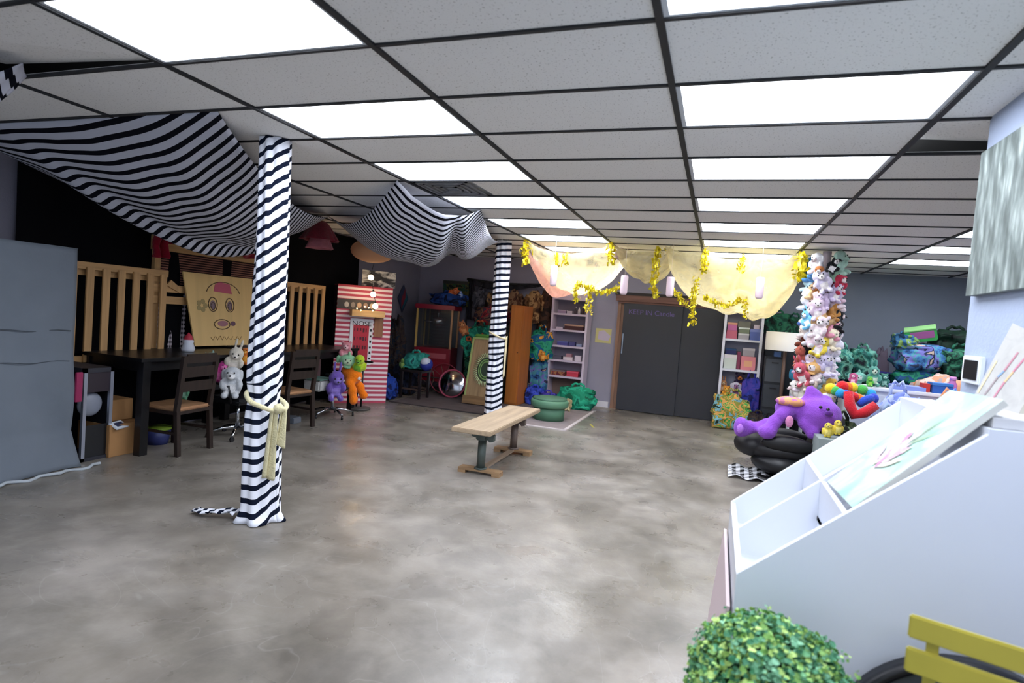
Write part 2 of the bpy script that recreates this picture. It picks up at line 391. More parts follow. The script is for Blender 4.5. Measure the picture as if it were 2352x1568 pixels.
# swag tucked along the canopy edge
def column(root_name, base, top, r_top, r_bot, label, seamdir, flare, chev):
    t = thing(root_name, label, 'column', (base[0], base[1], 0))
    H_ = CEIL-.01; dx, dy = top[0]-base[0], top[1]-base[1]
    def fn(u, v):
        a = 2*PI*u; z = v*H_
        r = r_bot+(r_top-r_bot)*min(1, v*1.15)**.8
        if v < .05: r += flare*(1-v/.05)**2*(.6+.5*math.sin(a*5))
        r *= 1+.05*math.sin(3*a+2.5*v*PI)+.035*noise.noise((math.cos(a)*2, math.sin(a)*2, z*2.2))
        r += .008*math.sin(9*a+z*3)
        tie = math.exp(-((z-.88)/.09)**2); r -= .018*tie
        return Vector((dx*v+r*math.cos(a), dy*v+r*math.sin(a), z+.004))
    c = MB().grid(fn, 72, 110).build('cloth_wrap', STRP, t, solid=.004)
    def uvf(u, v):
        d = ((u*2*PI-seamdir+PI) % (2*PI))-PI
        sl = chev[0]*d if v > .36 else chev[1]*max(0, d)
        return (u, v*H_/.0925 - sl*1.1 + .55*math.exp(-(d/.18)**2)*(v > .36)*chev[2])
    setuv(c, uvf)
    MB().cyl((0,0,0),(dx,dy,H_),.05).build('pole', mat('#77777c',.6), t)
    return t
p1 = column('striped_column', (-2.99,3.37), (-3.10,3.44), .100, .128, 'black and white striped cloth column tied with a cream sash, nearer of the two', math.radians(-62), .05, (.75,.9,.2))
SASH = fab('#d6cda4')
s = MB(); pts = []
for k in range(33):
    a = 2*PI*k/32; pts.append((.135*math.cos(a), .135*math.sin(a), .86 - .055*math.cos(a-math.radians(0))))
s.tube(pts[:-1], .017, 8, closed=True).noise(.006, 12).build('sash', SASH, p1)
s = p1.children[-1]
ka = math.radians(-14); kx, ky = .15*math.cos(ka), .15*math.sin(ka)
MB().ball((kx,ky,.82), .042, (1,1,.9)).noise(.012, 20).build('knot', SASH, s)
for (dxx, z1, wd, ph) in ((-.035, .33, .045, 0), (.03, .56, .05, 1.3)):
    ta = math.radians(-62); rx, ry = math.cos(ta+PI/2), math.sin(ta+PI/2)
    def fn(u, v, dxx=dxx, z1=z1, wd=wd, ph=ph):
        w_ = wd*(.6+.6*v)*(u-.5)*2*.75; off = dxx+w_
        return Vector((kx+rx*off+.018*math.sin(u*9+ph)*math.cos(ka), ky+ry*off+.018*math.sin(u*9+ph)*math.sin(ka)-.02*v, .82-(.82-z1)*v+.012*math.sin(u*6)*v))
    MB().grid(fn, 14, 20).build('sash_tail', SASH, s, solid=.006)
def fn(u, v):
    w_ = .055*(1-.3*v)*(u-.5)*2
    return Vector((-.10-.36*v, -.10-.05*v+w_+.02*math.sin(v*7), .018+.02*abs(math.sin(u*5+v*9))*(1-.4*v)+.03*(1-v)))
c = MB().grid(fn, 10, 30).build('cloth_tail', STRP, p1, solid=.006); setuv(c, lambda u, v: (u, v*5))
p2 = column('striped_column', (-3.16,8.42), (-3.19,8.44), .115, .125, 'black and white striped cloth column standing behind the wooden bench', math.radians(-75), .02, (.15,.5,0))
tie = MB(); pts = [(.135*math.cos(2*PI*k/24), .135*math.sin(2*PI*k/24), 1.28-.05*math.cos(2*PI*k/24)) for k in range(24)]
tie.tube(pts, .014, 8, closed=True).build('sash', fab('#e7d9b0'), p2)
def fn(u, v): return Vector((.135+.01*math.sin(9*u), (u-.5)*.06, 1.26-.62*v+.02*u))
MB().grid(fn, 6, 14).build('sash_tail', fab('#e7d9b0'), p2, solid=.006)

# ------------------------------------------------------------------ gold tulle canopy
def tulle(c1, name, al=.45):
    mt, nt, b = newmat(name); N = nt.nodes; L = nt.links
    b.inputs['Base Color'].default_value = lin(c1); b.inputs['Roughness'].default_value = .6
    tr = N.new('ShaderNodeBsdfTransparent'); tl = N.new('ShaderNodeBsdfTranslucent'); tl.inputs[0].default_value = lin(c1)
    m1 = N.new('ShaderNodeMixShader'); m1.inputs[0].default_value = .6; L.new(b.outputs[0], m1.inputs[1]); L.new(tl.outputs[0], m1.inputs[2])
    tc = N.new('ShaderNodeTexCoord'); n = N.new('ShaderNodeTexNoise'); n.inputs['Scale'].default_value = 5; n.inputs['Detail'].default_value = 4; n.inputs['Distortion'].default_value = 1
    L.new(tc.outputs['Object'], n.inputs['Vector'])
    r = N.new('ShaderNodeMapRange'); r.inputs[1].default_value = .3; r.inputs[2].default_value = .7; r.inputs[3].default_value = al-.2; r.inputs[4].default_value = al+.25; L.new(n.outputs[0], r.inputs[0])
    m2 = N.new('ShaderNodeMixShader'); L.new(r.outputs[0], m2.inputs[0]); L.new(tr.outputs[0], m2.inputs[1]); L.new(m1.outputs[0], m2.inputs[2])
    L.new(m2.outputs[0], N['Material Output'].inputs[0]); return mt
TG = tulle('#f2e8c2', 'gold_tulle', .42); TP = tulle('#f3c9bf', 'pink_tulle', .5)
def tul(A, B, C, D, sag, e, label, mt=TG, fold=.05):
    o = drape('tulle_swag', A, B, C, D, sag*.70, e, 1, label, 'canopy', mt, 60, 40, fold*.35, flat=.62)
    return o
tul((-2.76,8.30,2.71),(-1.50,8.25,2.71),(-1.45,9.75,2.71),(-2.8,9.75,2.71), .50, (.16,.15,.2,.2), 'sheer gold tulle swag hanging below the ceiling over the white shelves left of the door')
tul((-2.83,8.38,2.70),(-2.45,8.45,2.60),(-2.0,9.85,2.62),(-2.75,9.85,2.70), .36, (.2,.3,.2,.2), 'sheer pink cloth under the left end of the gold tulle canopy', TP)
tul((-1.50,8.27,2.71),(-.70,8.33,2.71),(-.70,9.6,2.71),(-1.45,9.75,2.71), .34, (.10,.15,.1,.1), 'gathered gold tulle between the two big swags, above the charcoal door')
tul((-.78,8.33,2.71),(.96,8.38,2.71),(.98,9.75,2.71),(-.70,9.75,2.71), .64, (.14,.2,.25,.2), 'widest gold tulle swag, sagging low over the white shelves right of the door')
tul((-.30,8.36,2.70),(.97,8.40,2.71),(.96,9.7,2.70),(.2,9.8,2.70), .55, (.18,.35,.2,.3), 'second layer of gold tulle at the right end of the canopy')
GOLD = mat('#f2d530', .3, .55, vary=.35, scale=40, name='gold_foil')
def tinsel(pts, width, label, dens=230, grp='gold tinsel strands'):
    pts = [Vector(p) for p in pts]; mb = MB(); rnd = random.Random(hash(label) % 1000 if False else int(abs(pts[0].x)*1000+abs(pts[0].z)*77))
    for i in range(len(pts)-1):
        a, b = pts[i], pts[i+1]; n = max(4, int((b-a).length*dens))
        for k in range(n):
            c = a.lerp(b, (k+rnd.random())/n) + Vector((rnd.gauss(0,1), rnd.gauss(0,1), rnd.gauss(0,.6)))*width*.35
            q = Euler((rnd.uniform(-1,1), rnd.uniform(0,6), rnd.uniform(0,6))).to_matrix()
            s1, s2 = width*rnd.uniform(.25,.5), width*rnd.uniform(.10,.2)
            vs = [mb.bm.verts.new(c + q @ Vector(v)) for v in ((-s1,-s2,0),(s1,-s2,.002),(s1,s2,0),(-s1,s2,.003))]
            mb.bm.faces.new(vs)
    o = mb.build('tinsel_strand', GOLD, fixn=False, solid=.001); return tag(o, label, 'tinsel', grp)
def vt(x, y, z0, z1, label, w_=.07): return tinsel([(x,y,z0),(x-.005,y,(z0+z1)/2),(x+.01,y,z1)], w_, label)
vt(-2.78,8.28,2.70,2.36,'gold tinsel strand hanging at the far left end of the tulle canopy', .09)
vt(-1.50,8.22,2.70,2.42,'short gold tinsel strand between left swag and gathered tulle', .09)
vt(-2.30,8.28,2.55,2.38,'small gold tinsel tuft in front of the left tulle swag, left one of two')
vt(-2.16,8.28,2.55,2.38,'small gold tinsel tuft in front of the left tulle swag, right one of two')
vt(-1.99,8.40,2.12,1.86,'gold tinsel strand dangling in front of the lavender top of the left shelves')
vt(-1.80,8.45,2.10,1.72,'gold tinsel strand dangling at the right edge of the left shelves')
vt(-.88,8.30,2.68,2.00,'long gold tinsel strand hanging in the middle over the door', .08)
vt(-.25,8.28,2.66,2.36,'gold tinsel strand on the left part of the widest tulle swag', .08)
vt(.22,8.26,2.60,2.40,'small gold tinsel tuft on the middle of the widest tulle swag')
vt(-.35,8.45,2.30,1.66,'longest low gold tinsel strand hanging against the charcoal door', .07)
vt(.33,8.60,2.02,1.80,'gold tinsel strand hanging over the top of the right shelves', .06)
vt(.93,8.34,2.68,2.34,'thick gold tinsel strand at the right end of the tulle canopy', .11)
tinsel([(-1.98,8.42,2.15),(-1.82,8.45,2.07),(-1.66,8.45,2.02),(-1.45,8.42,2.06),(-1.32,8.38,2.16)], .07, 'gold tinsel garland draped along the bottom of the left swag', 240)
tinsel([(-.62,8.5,2.12),(-.52,8.5,2.00),(-.45,8.5,1.92)], .07, 'short slanting gold tinsel beside the pink tube over the door', 240)
tinsel([(-.22,8.55,2.06),(-.05,8.58,1.98),(.08,8.6,1.94),(.2,8.62,2.02),(.33,8.62,2.06)], .07, 'gold tinsel garland draped along the bottom of the widest swag', 240)
PP = mat('#ecd3dc', .5)
def tube_l(x, y, z0, z1, label, lean=0):
    t = thing('paper_tube', label, 'decoration', (x,y,z1), group='pale pink hanging paper tubes')
    MB().lathe([(.0,0),(.035,.005),(.05,.03),(.052,z0-z1-.03),(.045,z0-z1),(.0,z0-z1)], seg=14).build('tube', PP, t)
    MB().cyl((0,0,z0-z1),(lean,0,CEIL-z1-.01),.002,seg=5).build('string', mat('#ddd0c8',.6), t)
tube_l(-2.30,8.22,2.36,2.06,'pale pink hanging paper tube at the left end of the canopy')
tube_l(-1.28,8.22,2.27,2.00,'pale pink hanging paper tube above the left edge of the charcoal door')
tube_l(-.66,8.22,2.28,2.01,'pale pink hanging paper tube above the middle of the charcoal door')
tube_l(.46,8.22,2.33,2.05,'pale pink hanging paper tube in front of the right end of the widest swag')
t = thing('balloon', 'small mauve balloon near the ceiling in the gathered gold tulle', 'balloon', (-1.42,8.55,2.60))
MB().ball((0,0,0), .085, (1,1,1.1)).build('body', mat('#a58a9a', .25), t); MB().cyl((0,0,-.105),(0,0,-.09),.01,.004,seg=8).build('knot', mat('#a58a9a', .3), t)

# ------------------------------------------------------------------ bench
BW = wood('#b39c80', .7, 2, .6, 'bench_plank', 1)
ang = math.atan2(6.80-5.08, -(2.11-2.13)) - PI/2
t = thing('wooden_bench', 'rustic plank bench with pipe legs and wooden feet in the middle of the room', 'bench', (-2.12,5.93,0), rz=0.015)
MB().bx((-.20,-.86,.455),(.20,.86,.50), bev=.006).build('seat', BW, t)
LG = mat('#56605c', .5, .35, vary=.2); LG2 = mat('#6f625c', .5, .3, vary=.2)
for sy, m_ in ((-.52,LG),(.52,LG2)):
    mb = MB().cyl((0,sy,.05),(0,sy,.36),.042,seg=20).cyl((0,sy,.05),(0,sy,.065),.065,.06,seg=20).bx((-.055,sy-.05,.34),(.055,sy+.05,.455),bev=.008)
    lg = mb.build('leg', m_, t)
    MB().prism([(.055,sy-.03,.44),(.125,sy-.03,.40),(.125,sy-.03,.34),(.085,sy-.03,.33),(.055,sy-.03,.36)], (0,.06,0)).build('bracket', m_, lg)
    MB().prism([(-.055,sy-.03,.44),(-.11,sy-.03,.42),(-.11,sy-.03,.37),(-.055,sy-.03,.36)], (0,.06,0)).build('bracket', m_, lg)
    FW = wood('#a58460', .7, 3, .6, 'foot_wood', 0)
    MB().bx((-.22,sy-.06,.028),(.22,sy+.06,.052),bev=.004).bx((-.22,sy-.06,0),(-.14,sy+.06,.03)).bx((.14,sy-.06,0),(.22,sy+.06,.03)).build('foot', FW, t)
MB().bx((-.03,-.47,.03),(.03,.47,.05)).build('stretcher', wood('#95806c', .75, 3, .6, 'stretcher_wood', 1), t)

# ------------------------------------------------------------------ display rack, canvases, right foreground
RW = mat('#dee2ec', .35, name='white_laminate'); RG = mat('#d0d4de', .5)
t = thing('display_rack', 'large white slant-topped art display bin against the right wall', 'display rack', (0,0,0))
x0, x1, x2, ya, yb = .13, .78, 1.13, 2.10, 3.00
zl, zh = .79, 1.355
prof = [(x0,0),(x0,zl),(x1,zh),(x2,zh),(x2,0)]
for y in (ya, yb-.02): MB().prism([(x,y,z) for x,z in prof], (0,.02,0)).build('side_panel', RW, t)
MB().bx((x0,ya+.02,0),(x0+.02,yb-.02,zl)).build('front_panel', RW, t)
MB().bx((x1,ya,zh),(x2,yb,zh+.018)).build('top', RW, t)
MB().bx((x1,ya+.02,.5),(x1+.02,yb-.02,zh)).build('back_panel', RW, t)
def sl(x): return zl+(x-x0)*(zh-zl)/(x1-x0)
ym = 2.56
MB().prism([(x0+.02,ym,.45),(x0+.02,ym,sl(x0+.02)-.004),(x1,ym,zh-.004),(x1,ym,.45)], (0,.02,0)).build('divider', RW, t)
xc = .43
for (a, b_) in ((ya+.02, ym), (ym+.02, yb-.02)):
    MB().bx((xc,a,.45),(xc+.018,b_,sl(xc)-.004)).build('divider', RW, t)
MB().prism([(x0+.02,ya+.02,.70),(xc,ya+.02,.70),(xc,ya+.02,.68),(x0+.02,ya+.02,.68)], (0,yb-ya-.04,0)).build('shelf', RG, t)
MB().prism([(xc,ya+.02,sl(xc)-.14),(x1,ya+.02,sl(x1)-.14),(x1,ya+.02,sl(x1)-.16),(xc,ya+.02,sl(xc)-.16)], (0,yb-ya-.04,0)).build('shelf', RG, t)
tag(MB().bx((0,0,0),(.15,.012,.05)).build('slot_strip', mat('#8d9099',.5), loc=(.17,ya+.03,.705)), 'added grey strip for the recessed slot in the lowest front pocket of the white display bin', 'slot_strip')  # added grey strip in place of the bin's recessed slot
b_ = MB().bx((-.012,-.42,0),(0,.42,.66)).build('board', mat('#d8c3c6', .5), loc=(.07,2.56,0)); b_.rotation_euler = (0, math.radians(4.5), 0)
tag(b_, 'pale pink board leaning against the front of the white display bin', 'board')
def canvas_paint(base, spots, scale=6, name='painting', stretch=None, dist=.8):
    mt, nt, b = newmat(name); N = nt.nodes; L = nt.links; b.inputs['Roughness'].default_value = .7
    tc = N.new('ShaderNodeTexCoord'); n = N.new('ShaderNodeTexNoise'); n.inputs['Scale'].default_value = scale; n.inputs['Detail'].default_value = 8; n.inputs['Distortion'].default_value = dist
    if stretch:
        mpp = N.new('ShaderNodeMapping'); mpp.inputs['Scale'].default_value = stretch; L.new(tc.outputs['UV'], mpp.inputs[0]); L.new(mpp.outputs[0], n.inputs['Vector'])
    else: L.new(tc.outputs['UV'], n.inputs['Vector'])
    r = N.new('ShaderNodeValToRGB'); el = r.color_ramp.elements
    while len(el) < len(base): el.new(.5)
    for i, c in enumerate(base): el[i].position = .3+.4*i/(len(base)-1); el[i].color = lin(c)
    L.new(n.outputs[0], r.inputs[0]); prev = r.outputs[0]
    for (u, v, rad, c, st) in spots:
        mp = N.new('ShaderNodeVectorMath'); mp.operation = 'DISTANCE'; L.new(tc.outputs['UV'], mp.inputs[0]); mp.inputs[1].default_value = (u, v, 0)
        ns = N.new('ShaderNodeTexNoise'); ns.inputs['Scale'].default_value = 14; ns.inputs['Detail'].default_value = 4; L.new(tc.outputs['UV'], ns.inputs['Vector'])
        ad = N.new('ShaderNodeMath'); ad.operation = 'MULTIPLY_ADD'; ad.inputs[1].default_value = rad*1.6; L.new(ns.outputs[0], ad.inputs[0]); L.new(mp.outputs['Value'], ad.inputs[2])
        mr = N.new('ShaderNodeMapRange'); mr.inputs[1].default_value = rad*1.2; mr.inputs[2].default_value = rad*1.9; mr.inputs[3].default_value = st; mr.inputs[4].default_value = 0; L.new(ad.outputs[0], mr.inputs[0])
        mx = N.new('ShaderNodeMix'); mx.data_type = 'RGBA'; L.new(mr.outputs[0], mx.inputs[0]); L.new(prev, mx.inputs[6]); mx.inputs[7].default_value = lin(c); prev = mx.outputs[2]
    L.new(prev, b.inputs['Base Color']); return mt
def slab(A, B, C, D, th, mt_front, mt_side, name, label, cat, parent=None, strokes=()):
    """A tl, B tr, C br, D bl ; a flat stretched canvas with real thickness"""
    A, B, C, D = map(Vector, (A,B,C,D)); n = (B-A).cross(D-A).normalized()
    mb = MB(); mb.grid(lambda u, v: (D.lerp(C,u)).lerp(A.lerp(B,u), v), 1, 1, smooth=False)
    o = mb.build(name, mt_front, parent); 
    mb = MB(); k = n*th*(1 if n.z < 0 or n.x > 0 else 1)
    mb.prism([A+k*.02,B+k*.02,C+k*.02,D+k*.02], k)
    s_ = mb.build('stretcher', mt_side, o); tag(o, label, cat); return o
LOTUS = canvas_paint(['#bcc6bf','#b9cbc1','#9dcab8','#90c4b0'], [(.45,.45,.10,'#b890a8',.8),(.30,.30,.10,'#b8a9a0',.8),(.22,.22,.08,'#a9b4a4',.8)], 3, 'water_lily_painting')
CV = [at(2182,895,Y=2.52), at(2305,918,Y=2.14), at(1958,1165,Y=2.14), at(1900,1105,Y=2.50)]
o = slab(*CV, .02, LOTUS, mat('#cfcfc8',.6), 'canvas', 'mint green canvas with a pale pink flower lying on the slope of the display bin', 'painting')
# painted petals and stems on the canvas
nrm = (CV[1]-CV[0]).cross(CV[3]-CV[0]).normalized()
if nrm.z < 0: nrm = -nrm
def on_canvas(u, v):
    a = CV[3].lerp(CV[2], u); b = CV[0].lerp(CV[1], u)
    return a.lerp(b, v) + nrm*.004
def stroke(c0, ang, ln, wd, mt, nm='brush_stroke', par=o):
    mb = MB()
    def fn(u, v): 
        t_ = u; x = c0[0]+math.cos(ang)*ln*t_ - math.sin(ang)*wd*(v-.5)*math.sin(PI*min(1,t_*1.05+.02)); y = c0[1]+math.sin(ang)*ln*t_+math.cos(ang)*wd*(v-.5)*math.sin(PI*min(1,t_*1.05+.02))
        return on_canvas(x, y)
    mb.grid(fn, 8, 1); return mb.build(nm, mt, par)
rp = random.Random(5)
for k in range(26): stroke((.46+rp.uniform(-.10,.10),.36+rp.uniform(-.10,.08)), math.radians(20+rp.uniform(0,140)), .14+.14*rp.random(), .06, mat(rp.choice(['#c69cb6','#c4b0be','#ba88a6','#cfc0c6','#c9c3b4']), .8), 'petal')
for k in range(9): stroke((.55,.5), math.radians(50+rp.uniform(-35,45)), .28+.12*rp.random(), .012, mat(rp.choice(['#8fa381','#8faa94','#aab38c']), .8), 'stem')
ABST = canvas_paint(['#979694','#a6a5a2','#a09d98'], [], 3, 'abstract_painting')
A_ = at(2326,742,X=1.10); D_ = at(2238,906,X=.965); C_ = at(2322,985,X=.93); B_ = A_+(C_-D_)
o2 = slab(A_, B_, C_, D_, .02, ABST, mat('#bdb8ac',.6), 'canvas', 'off-white canvas with red and blue brush lines leaning on the wall above the bin', 'painting')
n2 = (B_-A_).cross(D_-A_).normalized(); n2 = n2 if n2.x < 0 else -n2
def on2(u, v): return D_.lerp(C_,u).lerp(A_.lerp(B_,u), v) + n2*.0015
for (u0, u1, v0, v1, c) in ((.22,.30,.08,.35,'#8a7d80'),(.30,.36,.35,.45,'#6f8fb5'),(.36,.44,.45,.72,'#a86f7f'),(.42,.48,.07,.35,'#b06f83'),(.48,.54,.35,.5,'#d0a97c'),(.54,.66,.5,.8,'#b56c85'),(.06,.10,.05,.5,'#cdbd93')):
    mb = MB(); mb.grid(lambda u, v: on2(u0+(u1-u0)*v+(u-.5)*.035, v0+(v1-v0)*v), 2, 6); mb.build('brush_stroke', mat(c,.8), o2)
slab((1.10,2.42,1.62),(1.13,2.10,1.62),(1.08,2.10,1.378),(1.04,2.42,1.378), .015, mat('#a9abaa',.7), mat('#8f918f',.6), 'canvas', 'grey board standing behind the canvas with red lines', 'board')
tag(MB().bx((0,0,0),(.30,.40,.03)).build('flat_canvas', mat('#c2c2c4',.6), loc=(.80,2.13,1.375)), 'thin grey panel lying flat on top of the display bin', 'board')
# wall picture
FOREST = canvas_paint(['#46504d','#545e5b','#6a7572','#848f8b','#aab3b0'], [], 2.2, 'forest_painting', (14,1.6,1), .25)
t = thing('wall_picture', 'large unframed grey misty forest canvas on the right wall', 'picture', (1.15,0,0))
mb = MB().grid(lambda u, v: Vector((-.041, 3.40-1.5*u, 1.86+.68*v)), 1, 1, False); mb.build('print', FOREST, t)
MB().bx((-.04,1.90,1.86),(-.001,3.40,2.54)).build('stretcher', mat('#6b726f',.7), t)
t = thing('wall_panel', 'white framed black touch panel on the right wall behind the slanted canvases', 'panel', (1.15,3.30,1.51))
MB().bx((-.022,-.10,-.065),(0,.105,.065),bev=.004).build('frame', mat('#e4e9f2',.4), t); MB().bx((-.026,-.075,-.045),(-.02,.075,.045)).build('screen', mat('#12151c',.25), t)
# yellow folding chair
YEL = mat('#b8ab42', .5, vary=.05)
t = thing('slatted_chair', 'yellow slatted folding chair in the bottom right corner', 'chair', (.54,1.775,0), rz=math.atan2(1.70-1.775,.76-.54))
for z0, z1 in ((.845,.905),(.755,.820)): MB().bx((-.005,-.008,z0),(.44,.006,z1),bev=.004).build('back_slat', YEL, t)
for x in (.035,.385):
    MB().bx((x,.006,.42),(x+.028,.028,.89)).bx((x,.006,.0),(x+.028,.028,.42)).build('back_post', YEL, t)
    p = MB(); p.prism([(x+.03,-.38,0),(x+.03,-.35,0),(x+.03,.03,.45),(x+.03,0,.45)], (.02,0,0)); p.build('leg', YEL, t)
for k in range(5): MB().bx((.02,-.36+.075*k,.43),(.42,-.30+.075*k,.448)).build('seat_slat', YEL, t)
# black drum standing on its edge
t = thing('drum', 'black round drum standing on edge against the white bin, behind the yellow chair', 'drum', (.79,2.085,.348), rot=(PI/2,0,0))
MB().lathe([(0,0),(.32,0),(.33,.012),(.348,.012),(.348,.07),(.33,.07),(.32,.055),(0,.055)], seg=64).build('shell', mat('#14141a',.4), t)
MB().lathe([(0,.056),(.316,.056)], seg=64).build('skin', mat('#3b4047',.4), t)
# plant
LEAFS = [mat(c, .5, vary=.2, scale=12, name='leaf') for c in ('#62a46c','#8ab962','#4f9069','#a9c96e','#3f7f58','#80bb92')]
t = thing('boxwood_plant', 'bushy green artificial plant in front of the white display bin', 'plant', (.225,1.77,0))
MB().lathe([(0,0),(.12,0),(.15,.45),(.155,.47),(.13,.47),(.125,.44),(0,.43)], seg=40).build('pot', mat('#3a3a3c',.6), t)
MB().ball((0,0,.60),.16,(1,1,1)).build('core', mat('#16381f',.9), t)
rnd = random.Random(8); mb = MB()
for k in range(8000):
    a = rnd.uniform(0, 2*PI); cz = rnd.uniform(-.75, 1); rr = math.sqrt(1-cz*cz); d = Vector((rr*math.cos(a), rr*math.sin(a), cz))
    rad = .225*(rnd.uniform(.80,1.0))*(1+.13*noise.noise(d*2.6)); c = Vector((0,0,.60)) + Vector((d.x*rad, d.y*rad, d.z*rad*.9))
    q = (d + Vector((rnd.gauss(0,.6), rnd.gauss(0,.6), rnd.gauss(0,.6)))).to_track_quat('Z','Y').to_matrix(); s_ = rnd.uniform(.006,.0125); mb.mi = min(5, int(abs(noise.noise(c*14+Vector((7,3,1))))*9+rnd.random()*2.0))
    vs = [mb.bm.verts.new(c + q @ (Vector(v)*s_)) for v in ((-1,0,0),(-.45,.75,.25),(.6,.6,.25),(1.1,0,0),(.6,-.6,.25),(-.45,-.75,.25))]
    f = mb.bm.faces.new(vs); f.material_index = mb.mi; f.smooth = False
for k in range(60):
    a = rnd.uniform(0,2*PI); cz = rnd.uniform(.0,1); rr = math.sqrt(1-cz*cz); d = Vector((rr*math.cos(a), rr*math.sin(a), cz)); c0 = Vector((0,0,.60))+d*.19
    for q_ in range(7):
        c = c0+d*.008*q_+Vector((rnd.gauss(0,.004),rnd.gauss(0,.004),rnd.gauss(0,.004))); qq = Euler((rnd.uniform(0,6),rnd.uniform(0,6),rnd.uniform(0,6))).to_matrix()
        vs = [mb.bm.verts.new(c+qq@(Vector(v)*.007)) for v in ((-1,0,0),(0,.7,.2),(1,0,0),(0,-.7,.2))]; f = mb.bm.faces.new(vs); f.material_index = rnd.choice([1,3,5])
tag(mb.build('foliage', LEAFS, t, fixn=False), kind='stuff')

# ------------------------------------------------------------------ generators: plush toys, bags
def remeshed(name, parts, vox=.03, smooth=4):
    mb = MB()
    for c, r, sc in parts: mb.ball(c, r, sc, 2)
    me = bpy.data.meshes.new(name); mb.bm.to_mesh(me); mb.bm.free()
    o = bpy.data.objects.new(name, me); COL.objects.link(o)
    r = o.modifiers.new('r','REMESH'); r.mode = 'VOXEL'; r.voxel_size = vox
    s_ = o.modifiers.new('s','SMOOTH'); s_.iterations = smooth
    dg = bpy.context.evaluated_depsgraph_get(); m2 = bpy.data.meshes.new_from_object(o.evaluated_get(dg)); bpy.data.objects.remove(o)
    for p in m2.polygons: p.use_smooth = True
    m2.name = name; return m2
def mirror(ps): return ps + [((-c[0],c[1],c[2]),r,sc) for c,r,sc in ps if abs(c[0]) > 1e-4]
SIT = [((0,0,.26),.24,(1,.85,1.1)), ((0,-.03,.62),.20,(1.1,1,1)), ((.13,-.24,.09),.10,(.9,1.6,.9)), ((.2,-.14,.36),.085,(1,1.1,1.8))]
PK = {
 'bear': mirror(SIT+[((.16,.0,.80),.075,(1,.6,1)), ((0,-.2,.57),.09,(1.1,1,.8))]),
 'rabbit': mirror(SIT+[((.08,.02,.95),.06,(.9,.5,2.8)), ((0,-.19,.57),.08,(1,1,.8))]),
 'dog': mirror(SIT+[((.22,-.02,.60),.08,(.6,.8,2.0)), ((0,-.24,.56),.09,(1,1.4,.8))]),
 'cat': mirror(SIT+[((.13,0,.80),.06,(.8,.5,1.5)), ((0,-.19,.57),.06,(1.3,1,.7)), ((.0,.25,.2),.06,(1,2.2,1))]),
 'fish': mirror([((0,0,.3),.26,(1.2,.8,.85)), ((.0,.0,.56),.08,(.6,1.6,1)), ((.34,0,.3),.10,(.8,.4,1.6)), ((0,-.1,.08),.1,(1.5,1,.5))]),
 'bird': mirror([((0,0,.28),.25,(1,1,1.1)), ((0,-.04,.58),.19,(1,1,1)), ((.24,0,.3),.10,(.5,1,1.9)), ((0,-.25,.56),.06,(1,1.6,.7)), ((.09,-.1,.05),.07,(1,1.5,.6))]),
}
PMESH = {}
def plush_mesh(kind):
    if kind in PMESH: return PMESH[kind]
    me = remeshed('plush_'+kind, PK[kind], .028, 5)
    bm = bmesh.new(); bm.from_mesh(me)
    for f in bm.faces:
        c = f.calc_center_median()
        # lighter muzzle and belly
        if (c.y < -.20 and c.z > .48) or (c.y < -.17 and .14 < c.z < .40 and abs(c.x) < .12): f.material_index = 1
        if kind == 'bird' and c.y < -.26: f.material_index = 1
    nf = len(bm.faces)
    for sx in (-1,1): bmesh.ops.create_icosphere(bm, subdivisions=1, radius=.026, matrix=Matrix.Translation((sx*.08, -.225 if kind != 'fish' else -.19, .67 if kind != 'fish' else .36)))
    bmesh.ops.create_icosphere(bm, subdivisions=1, radius=.03, matrix=Matrix.Translation((0, -.33 if kind == 'dog' else -.285, .60 if kind != 'fish' else .3)))
    bm.faces.ensure_lookup_table()
    for f in bm.faces[nf:]: f.material_index = 2; f.smooth = True
    bm.to_mesh(me); bm.free()
    for k in range(3): me.materials.append(BLACK)
    PMESH[kind] = me; return me
EYE = mat('#0a0a0c', .2)
def plush(kind, loc, size, rot, body, accent, label, cat=None, group=None, name=None):
    o = bpy.data.objects.new(name or 'plush_'+kind, plush_mesh(kind)); COL.objects.link(o)
    o.location = loc; o.rotation_euler = rot; o.scale = (size,)*3
    for i, c in enumerate((body, accent, None)):
        o.material_slots[i].link = 'OBJECT'; o.material_slots[i].material = EYE if c is None else (c if not isinstance(c, str) else fab(c))
    return tag(o, label, cat or 'stuffed toy', group)
def bag(loc, size, mt, label, knot=True, seed=0, name='stuffed_bag', amp=.16, cat='bag', rz=0, square=.55, hmat=None):
    mb = MB(); bmesh.ops.create_cube(mb.bm, size=1.0)
    bmesh.ops.subdivide_edges(mb.bm, edges=mb.bm.edges[:], cuts=14, use_grid_fill=True)
    for v in mb.bm.verts:
        s_ = v.co.normalized()*.58; v.co = v.co*square+s_*(1-square)
        d = noise.noise_vector(v.co*2.6+Vector((seed,seed,0)))*amp + noise.noise_vector(v.co*7+Vector((0,seed,seed)))*amp*.45
        v.co += d; v.co = Vector((v.co.x*size[0], v.co.y*size[1], (v.co.z+.5)*size[2])); v.co.z = max(0, v.co.z)
    for f in mb.bm.faces: f.smooth = True
    top = max(v.co.z for v in mb.bm.verts)
    o = mb.build(name, mt, loc=loc); o.rotation_euler = (0,0,rz)
    if knot:
        k = MB()
        for sx in (-1,1):
            k.tube([(sx*size[0]*.18,0,top*.90),(sx*size[0]*.17,.0,top*1.02),(sx*size[0]*.08,0,top*1.10),(0,0,top*1.05)], .012+.02*size[0], 6)
        k.build('handle', hmat or mt, o)
    return tag(o, label, cat)
TEALP = patch(['#14262c','#1f5650','#3a8478','#6aa592','#2f5a50','#1a1c26'], 6)
